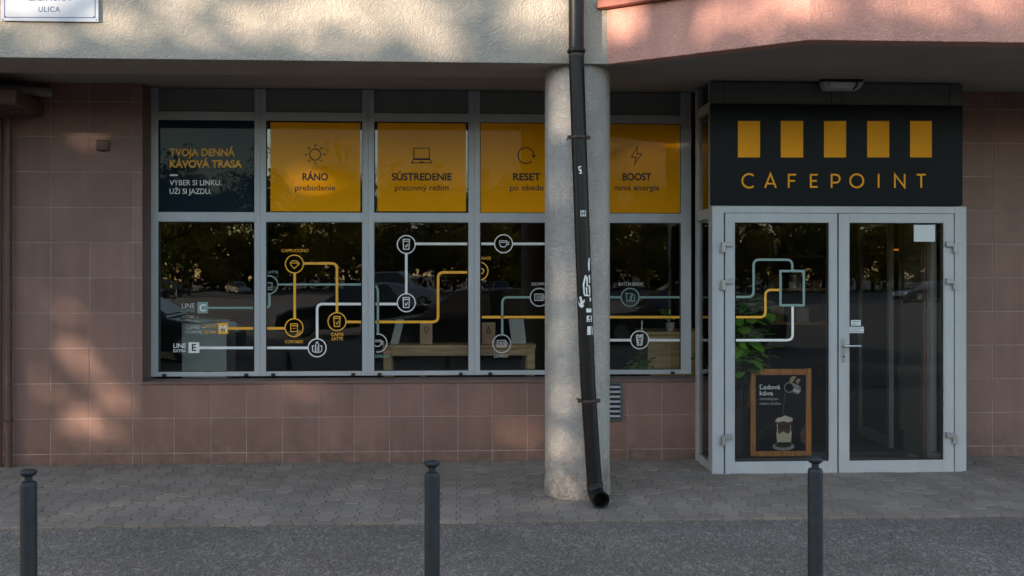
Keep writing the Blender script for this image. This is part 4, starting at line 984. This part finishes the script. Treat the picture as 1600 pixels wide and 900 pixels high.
line_of(po, 'grey_vinyl', AV, 'osviežujúca', 1187, 625, 4.2, 29, .004, 'l'); line_of(po, 'grey_vinyl', AV, 'nielen chuťou', 1187, 632.5, 4.2, 33, .004, 'l')
def pic(nm, m, f):
    v = Vinyl(AV); f(v); v.build(nm, m, po)
M['milk'] = mat('print_milk', (.62, .52, .36), .6); M['coffee'] = mat('print_coffee', (.10, .025, .01), .6); M['coffee_dark'] = mat('print_dark_coffee', (.02, .008, .006), .6); M['foam'] = mat('print_foam', (.72, .66, .56), .6, var=.15, vscale=60)
M['print_brown'] = mat('print_brown', (.08, .035, .018), .6); M['print_steel'] = mat('print_steel', (.30, .29, .27), .6, var=.3, vscale=40)
pic('saucer_print', M['print_steel'], lambda v: (v.disc(1224, 697.5, 17, 6.5), ))
pic('saucer_print', M['coffee_dark'], lambda v: (setattr(v, 'k', 2), v.disc(1224, 695.3, 13, 4.2)))
pic('table_print', M['print_brown'], lambda v: (v.ring(1214, 692, 30, 1.0, 195, 262), v.poly([(1250, 676), (1259, 660), (1259, 696), (1252, 690)])))
pic('milk_print', M['milk'], lambda v: (setattr(v, 'k', 4), v.poly([(1214.5, 693), (1235.5, 693), (1237.5, 672), (1212.5, 672)])))
pic('coffee_print', M['coffee'], lambda v: (setattr(v, 'k', 5), v.poly([(1212.6, 675), (1218, 678), (1224, 674), (1230, 678), (1237, 674), (1238.7, 656), (1211, 656)])))
pic('coffee_print', M['coffee_dark'], lambda v: (setattr(v, 'k', 6), v.poly([(1212.5, 670), (1237.8, 670), (1238.5, 661), (1226, 664), (1211.8, 661)])))
pic('foam_print', M['foam'], lambda v: (setattr(v, 'k', 7), v.poly([(1211, 658), (1216, 660), (1224, 658), (1232, 660), (1239, 657), (1238, 653), (1232, 651), (1227, 649), (1221, 652), (1215, 653)])))
pic('base_print', M['sign'], lambda v: (setattr(v, 'k', 8), v.poly([(1215, 695), (1235, 695), (1235.5, 691), (1214.7, 691)])))
pic('hand_print', M['kraft'], lambda v: (v.poly([(1233, 597), (1235, 590), (1239, 587.5), (1244, 588.5), (1241, 594), (1237, 599)]), v.poly([(1243, 596), (1247, 591), (1251, 593), (1247, 600)])))
pic('jug_print', M['print_steel'], lambda v: (setattr(v, 'k', 3), v.poly([(1235, 598), (1243, 599.5), (1251, 604), (1251.5, 611), (1247, 616.5), (1238, 612.5)])))
pic('jug_print', M['foam'], lambda v: (setattr(v, 'k', 5), v.poly([(1240, 607), (1250, 610.5), (1248, 614), (1239, 610.5)])))
pic('jug_mouth_print', M['sign'], lambda v: (setattr(v, 'k', 6), v.disc(1233, 605.5, 7.4, 8)))
pic('jug_print', M['print_steel'], lambda v: (setattr(v, 'k', 8), v.ring(1233, 605.5, 7.4, 1.5)))
pic('highlight_print', M['foam'], lambda v: (setattr(v, 'k', 9), v.stroke([(1214.2, 662), (1216.2, 690)], 1.0), v.stroke([(1235.3, 664), (1233.8, 690)], .7), None))
pic('pour_print', M['print_brown'], lambda v: (setattr(v, 'k', 3), v.stroke([(1227.5, 613), (1225, 630), (1222.5, 652)], 1.5)))

# inner glazed door behind the right leaf and lamp glow
iY = .55
idr = thing('inner_door', 'open inner glass door with aluminium frame seen through the right door', 'door', (ax(1390, iY), iY, 0))
A0, A1 = Vector((ax(1391, iY), iY, 0)), Vector((ax(1345, 1.35), 1.35, 0)); dv = (A1 - A0).normalized(); nv = Vector((-dv.y, dv.x, 0))
def vbar(c, w, m, z0, z1, nm):
    q = MB(); q.obox(c + Vector((0, 0, (z0 + z1) / 2)), dv * w, nv * .02, (0, 0, (z1 - z0) / 2)); return q.build(nm, m, idr, bevel=.002)
q = MB()
for c in (A0, A1): q.obox(c + Vector((0, 0, 1.08)), dv * .03, nv * .022, (0, 0, 1.08))
for z in (.05, 2.13): q.obox((A0 + A1) / 2 + Vector((0, 0, z)), dv * ((A1 - A0).length / 2 - .03), nv * .02, (0, 0, .05))
q.build('frame', M['top_grey'], idr, bevel=.002)
q = MB(); q.obox((A0 + A1) / 2 + Vector((0, 0, 1.09)), dv * ((A1 - A0).length / 2 - .03), nv * .004, (0, 0, .99)); q.build('pane', M['glass'], idr)
q = MB(); c = A0 + Vector((0, 0, 1.08)); q.tube([c - nv * .02, c - nv * .06, c - nv * .065 - dv * -.1], .009, 10); q.build('handle', M['steel'], idr)
ip = thing('inner_partition', 'glazed aluminium partition deep behind the right door', 'partition', (ax(1425, 1.6), 1.6, 0))
q = MB()
for px in (1410, 1466): q.box(ax(px, 1.6) - .025, ax(px, 1.6) + .025, 1.58, 1.63, 0, 2.6)
q.box(ax(1410, 1.6) + .025, ax(1466, 1.6) - .025, 1.585, 1.625, 0, .09); q.box(ax(1410, 1.6) + .025, ax(1466, 1.6) - .025, 1.585, 1.625, 2.2, 2.27); q.build('frame', M['alu'], ip)
q = MB(); q.box(ax(1410, 1.6) + .026, ax(1466, 1.6) - .026, 1.6, 1.606, .09, 2.2); q.build('pane', M['glass'], ip)
gl = thing('ceiling_lamp', 'warm glowing strip lamp deep inside behind the right door', 'lamp', at(1420, 390, 4.0))
c0, c1 = at(1396, 391.5, 4.0), at(1438, 389, 4.0); q = MB(); q.box(c0.x, c1.x, 4.0, 4.06, c0.z, c1.z); q.build('tube', M['glow'], gl, bevel=.01)
q = MB(); q.box(c0.x - .03, c1.x + .03, 3.99, 4.09, c1.z + .002, c1.z + .05); q.build('housing', M['dark_wall'], gl)

# ================================================================== WHAT STANDS ACROSS THE ROAD (seen in the glass, and it shades the front)
def foliage(rng, clusters, per, size, keep=None):
    m = MB()
    for c, r in clusters:
        for _ in range(per):
            d = Vector((rng.gauss(0, 1), rng.gauss(0, 1), rng.gauss(0, .8))); d = d.normalized() * r * (rng.random() ** .5)
            p = c + d
            if keep and not keep(p): continue
            a = Vector((rng.gauss(0, 1), rng.gauss(0, 1), rng.gauss(0, 1))).normalized(); b = a.orthogonal().normalized(); s = size * rng.uniform(.6, 1.3)
            b = (Matrix.Rotation(rng.uniform(0, 6.28), 3, a) @ b); c2 = a.cross(b)
            m.add([p - b * s, p + c2 * s * .45, p + b * s, p - c2 * s * .45], [(0, 1, 2, 3)])
    return m
def skeleton(rng, H, r0, spread, crown0, n):
    m = MB(); top = Vector((rng.gauss(0, .3), rng.gauss(0, .3), H * .82))
    tr = [Vector((0, 0, 0)).lerp(top, q / 6) + Vector((rng.gauss(0, .1), rng.gauss(0, .1), 0)) * (q > 0) for q in range(7)]
    m.tube(tr, [r0 * (1 - .13 * q) for q in range(7)], 9)
    ends = []
    for k in range(n):
        q = rng.uniform(crown0, 1.0); a = rng.uniform(0, 6.28); base = tr[0].lerp(top, q * .95)
        rr = spread * (1.05 - .75 * abs(q - (crown0 + .25))) * rng.uniform(.45, 1.0); e = base + Vector((math.cos(a) * rr, math.sin(a) * rr, rr * rng.uniform(.15, .8)))
        m.tube([base, base.lerp(e, .5) + Vector((0, 0, rr * .08)), e], [r0 * .32, r0 * .2, r0 * .06], 5)
        ends.append(e); ends.append(base.lerp(e, .6))
    ends.append(top + Vector((0, 0, H * .1)))
    return m, ends
TG = 'trees across the car park'
protos = []
for s in range(4):
    rng = random.Random(20 + s); H = (15.5, 17.5, 14.0, 16.5)[s]
    sk, ends = skeleton(rng, H, .26, 4.2, .10, 40)
    t_ = thing('tree', 'tall tree with autumn leaves mirrored in the shop windows', 'tree', (0, 0, 0), TG)
    sk.build('trunk', M['bark'], t_, smooth=True)
    foliage(rng, [(e, rng.uniform(.8, 1.6)) for e in ends], 50, .25).build('crown', M['leaf_autumn'] if s != 1 else M['leaf_green'], t_)
    protos.append(t_)
rng = random.Random(5); first = set(); k = 0
for row, (L0, sp) in enumerate(((124, 52), (133, 60))):
    px = 130 + row * 40
    while px < 1640:
        x, y = mirrored(px, L0 + rng.uniform(-3, 3)); pr = protos[k % 4]
        t_ = pr if pr.name not in first else copy_tree(pr); first.add(pr.name)
        t_.location = (x, y, ground(-9) - .05); t_.rotation_euler.z = rng.uniform(0, 6.28); f = rng.uniform(.82, 1.1) * (1.08 if row else 1); t_.scale = (f, f, f * (1.0))
        px += sp * rng.uniform(.75, 1.3); k += 1

hm = MB(); rng = random.Random(8); cl = []
x_a, x_b = mirrored(60, 142)[0], mirrored(1700, 142)[0]; hy = mirrored(715, 142)[1]
for q in range(420): cl.append((Vector((rng.uniform(x_a, x_b), hy + rng.uniform(-2, 2), rng.uniform(.3, 7.5))), 2.2))
foliage(rng, cl, 85, .42).build('hedge', M['leaf_dark'], label='long tall dark hedge mirrored behind the trees across the car park', cat='hedge')

# street trees to the left of the camera: their crowns throw the dappled shade
PATCH = [  # plane ('p' upper wall, 'b' balcony, 't' tiles/windows, 'c' pillar, 'g' pavement), px, py, rx, ry, share of the sun let through there
    ('p', 420, 50, 660, 130, .60), ('p', 860, 40, 90, 90, .85), ('p', 190, 62, 95, 45, .72), ('p', 330, 40, 70, 50, .62), ('p', 60, 70, 80, 36, .58), ('p', 520, 55, 110, 55, .55), ('p', 690, 60, 100, 50, .62),
    ('b', 1290, 40, 500, 130, .72), ('b', 1000, 55, 45, 60, .85), ('b', 1125, 45, 50, 60, .9), ('b', 1260, 30, 60, 55, .85), ('b', 1420, 30, 90, 55, .85), ('b', 1560, 30, 60, 60, .8),
    ('t', 115, 590, 42, 120, .55), ('t', 175, 650, 45, 55, .75), ('t', 95, 430, 50, 80, .30), ('t', 135, 212, 40, 24, .4), ('t', 200, 500, 24, 100, .30), ('t', 60, 690, 60, 30, .3),
    ('t', 815, 678, 40, 28, .6), ('t', 1045, 680, 36, 24, .4), ('t', 300, 635, 60, 30, .30), ('t', 465, 610, 50, 20, .30), ('t', 60, 610, 50, 40, .35), ('t', 409, 260, 16, 66, .6), ('t', 409, 460, 16, 130, .3), ('t', 575, 460, 16, 130, .25), ('t', 741, 450, 16, 130, .25), ('t', 560, 585, 260, 14, .3),
    ('c', 872, 430, 32, 400, .30), ('c', 868, 200, 26, 100, .6), ('c', 866, 560, 28, 90, .8), ('c', 868, 700, 26, 60, .55),
    ('g', 60, 822, 80, 18, .95), ('g', 170, 797, 90, 16, .95), ('g', 280, 780, 80, 15, .95), ('g', 375, 766, 60, 12, .95), ('g', 90, 740, 100, 10, .5), ('g', 560, 790, 100, 13, .25),
]
def project(p):
    dx, dy, dz = p.x, p.y - CAMY, p.z - EYE
    f = dx * FX + dy * FY; r = dx * RX + dy * RY
    return 800 + FPX * r / f, HOR - FPX * dz / f
def keep(p, rng=random.Random(77)):
    lit = 0
    for pl_, Y in (('p', WALLF), ('b', yb1), ('t', .0), ('c', -1.40)):
        t = (Y - p.y) / -TO_SUN.y; h_ = p - TO_SUN * t
        if h_.z < 0 or h_.z > 6: continue
        q = project(h_)
        if pl_ == 'b' and (h_.z < 3.24 or h_.x < x_bal0): continue
        if pl_ == 'p' and h_.z < 3.22: continue
        if pl_ == 't' and h_.z > 3.0: continue
        if pl_ == 'c' and h_.z > 3.1: continue
        for P in PATCH:
            if P[0] == pl_:
                d = math.hypot((q[0] - P[1]) / P[3], (q[1] - P[2]) / P[4])
                if d < 1.15: lit = max(lit, P[5] * min(1, max(0, (1.15 - d) / .4)))
    t = (p.z - SLOPE * p.y) / (TO_SUN.z - SLOPE * TO_SUN.y); h_ = p - TO_SUN * t
    if -2.2 < h_.y < 0.2:
        q = project(h_)
        for P in PATCH:
            if P[0] == 'g':
                d = math.hypot((q[0] - P[1]) / P[3], (q[1] - P[2]) / P[4])
                if d < 1.15: lit = max(lit, P[5] * min(1, max(0, (1.15 - d) / .4)))
    return rng.random() > (max(0.0, 1 + math.log(lit) / 4.5) if lit > .012 else 0.0)
hd = Vector((-math.sin(SUN_AZ), -math.cos(SUN_AZ), 0)); sd_ = Vector((-hd.y, hd.x, 0))
SG = 'street trees left of the camera'
for i in range(7):
    rng = random.Random(50 + i)
    base = Vector((-.5, -1.5, 0)) + hd * (24 + 3 * (i % 2)) + sd_ * (-8.6 + 3.0 * i)
    sk, ends = skeleton(rng, 9.5, .2, 3.4, .18, 34)
    t_ = thing('street_tree', 'leafy street tree whose crown dapples the shop front', 'tree', (base.x, base.y, ground(base.y) - .03), SG)
    o0 = ORG[t_.name]
    sk.v = [(a + o0.x, b + o0.y, c + o0.z) for a, b, c in sk.v]
    sk.build('trunk', M['bark'], t_, smooth=True)
    cl = [(e + o0, rng.uniform(.7, 1.3)) for e in ends] + [(o0 + Vector((rng.uniform(-2.8, 2.8), rng.uniform(-2.8, 2.8), rng.uniform(2.0, 8.8))), 1.3) for _ in range(36)]
    foliage(rng, cl, 130, .17, keep).build('crown', M['leaf_green'], t_)

def make_car(lbl, col, loc, rz, Lc=4.4, Hc=1.45, Wc=1.76, estate=True):
    t_ = thing('parked_car', lbl, 'car', (0, 0, 0), 'cars parked across the road'); hw = Wc / 2
    paint = mat('car_paint', col, .22, metal=.3, coat=.6)
    m = MB(); fx, rx = Lc / 2, -Lc / 2; zb, zs = .22, Hc * .62
    prof = [(rx, .42), (rx + .02, zs - .02), (rx + .25, zs + .02), (fx - 1.35, zs), (fx - .35, zs - .13), (fx - .05, zs - .3), (fx, .45), (fx - .06, zb), (rx + .06, zb)]
    n = len(prof)
    rows = [(-hw + .05, .0), (-hw, 1), (hw, 1), (hw - .05, 0)]
    vs = []
    for y in (-hw, -hw * .96, hw * .96, hw):
        k_ = .985 if abs(y) == hw else 1.0
        vs += [(x * k_, y, z if abs(y) != hw else z - .03 * (z > .5)) for x, z in prof]
    fs = [(j * n + i, j * n + (i + 1) % n, (j + 1) * n + (i + 1) % n, (j + 1) * n + i) for j in range(3) for i in range(n)]
    fs += [tuple(range(n - 1, -1, -1)), tuple(range(3 * n, 4 * n))]
    m.add(vs, fs)
    rb, rt = (rx + .12, rx + .55) if estate else (rx + .75, rx + 1.25)
    fb, ft = fx - 1.25, fx - 2.0
    b0, tw = hw * .93, hw * .72
    cab = [(rb, -b0, zs), (fb, -b0, zs), (fb, b0, zs), (rb, b0, zs), (rt, -tw, Hc), (ft, -tw, Hc), (ft, tw, Hc), (rt, tw, Hc)]
    m.add(cab, [(4, 5, 6, 7), (0, 1, 5, 4), (1, 2, 6, 5), (2, 3, 7, 6), (3, 0, 4, 7)])
    m.build('body', paint, t_, smooth=False, bevel=.05)
    C = [Vector(c) for c in cab]
    def win(a, b, c, d, nm, out):
        q = MB(); ctr = (C[a] + C[b] + C[c] + C[d]) / 4; nrm = Vector(out)
        P = [ctr + (C[i] - ctr) * .84 for i in (a, b, c, d)]
        q.add([p + nrm * .018 for p in P] + [p - nrm * .01 for p in P], [(0, 1, 2, 3), (7, 6, 5, 4), (0, 4, 5, 1), (1, 5, 6, 2), (2, 6, 7, 3), (3, 7, 4, 0)]); q.build(nm, M['car_glass'], t_)
    win(0, 1, 5, 4, 'side_window', (0, -1, .25)); win(2, 3, 7, 6, 'side_window', (0, 1, .25)); win(1, 2, 6, 5, 'windscreen', (.7, 0, .7)); win(3, 0, 4, 7, 'rear_window', (-.8, 0, .5))
    for x in (rx + .8, fx - .82):
        for s in (-1, 1):
            q = MB(); q.tube([(x, s * (hw - .2), .32), (x, s * (hw + .005), .32)], .32, 24); w = q.build('wheel', M['tyre'], t_, smooth='auto')
            q = MB(); q.tube([(x, s * (hw - .05), .32), (x, s * (hw + .014), .32)], .2, 16); q.build('rim', M['rim'], w)
    for s in (-1, 1):
        q = MB(); q.box(fx - .16, fx - .005, s * hw * .55, s * hw * .93, zs - .32, zs - .20); q.build('headlight', M['lamp_white'], t_, bevel=.02)
        q = MB(); q.box(rx - .012, rx + .1, s * hw * .62, s * hw * .95, zs - .22, zs - .06); q.build('tail_light', M['lamp_red'], t_, bevel=.015)
    t_.location = loc; t_.rotation_euler.z = rz
gz = ground(-9) - .004
def carat(px, L, *a, **k):
    x, y = mirrored(px, L); return a, k, (x, y, gz)
for px, L, lbl, col, rz, kw in (
    (735, 22.0, 'black estate car mirrored large in the middle panes above the bench', (.012, .014, .018), R(180), dict(estate=True, Lc=4.6)),
    (205, 21.5, 'dark blue car mirrored at the left edge of the leftmost pane', (.015, .022, .035), 0, dict(estate=True)),
    (372, 108, 'silver grey car mirrored alone before the trees in the leftmost pane', (.30, .31, .33), R(60), dict()),
    (277, 98, 'dark red car mirrored beside the silver one in the leftmost pane', (.14, .012, .014), R(95), dict()),
    (255, 88, 'dark grey car mirrored at the left in the leftmost pane', (.04, .045, .05), R(100), dict()),
    (625, 66, 'pale silver van mirrored behind the black estate car', (.34, .37, .42), R(8), dict(Hc=1.9, Lc=4.8)),
    (782, 88, 'blue hatchback mirrored beside the pillar', (.05, .075, .14), R(80), dict()),
    (555, 30, 'dark green car mirrored low at the edge of the second pane', (.012, .02, .02), R(175), dict(estate=False)),
    (1050, 26, 'dark car mirrored in the pane right of the pillar', (.02, .022, .026), R(185), dict(estate=False)),
    (1440, 62, 'black saloon mirrored small and faint in the right door', (.012, .012, .014), R(178), dict(estate=False)),
):
    x, y = mirrored(px, L); make_car(lbl, col, (x, y, gz), rz, **kw)
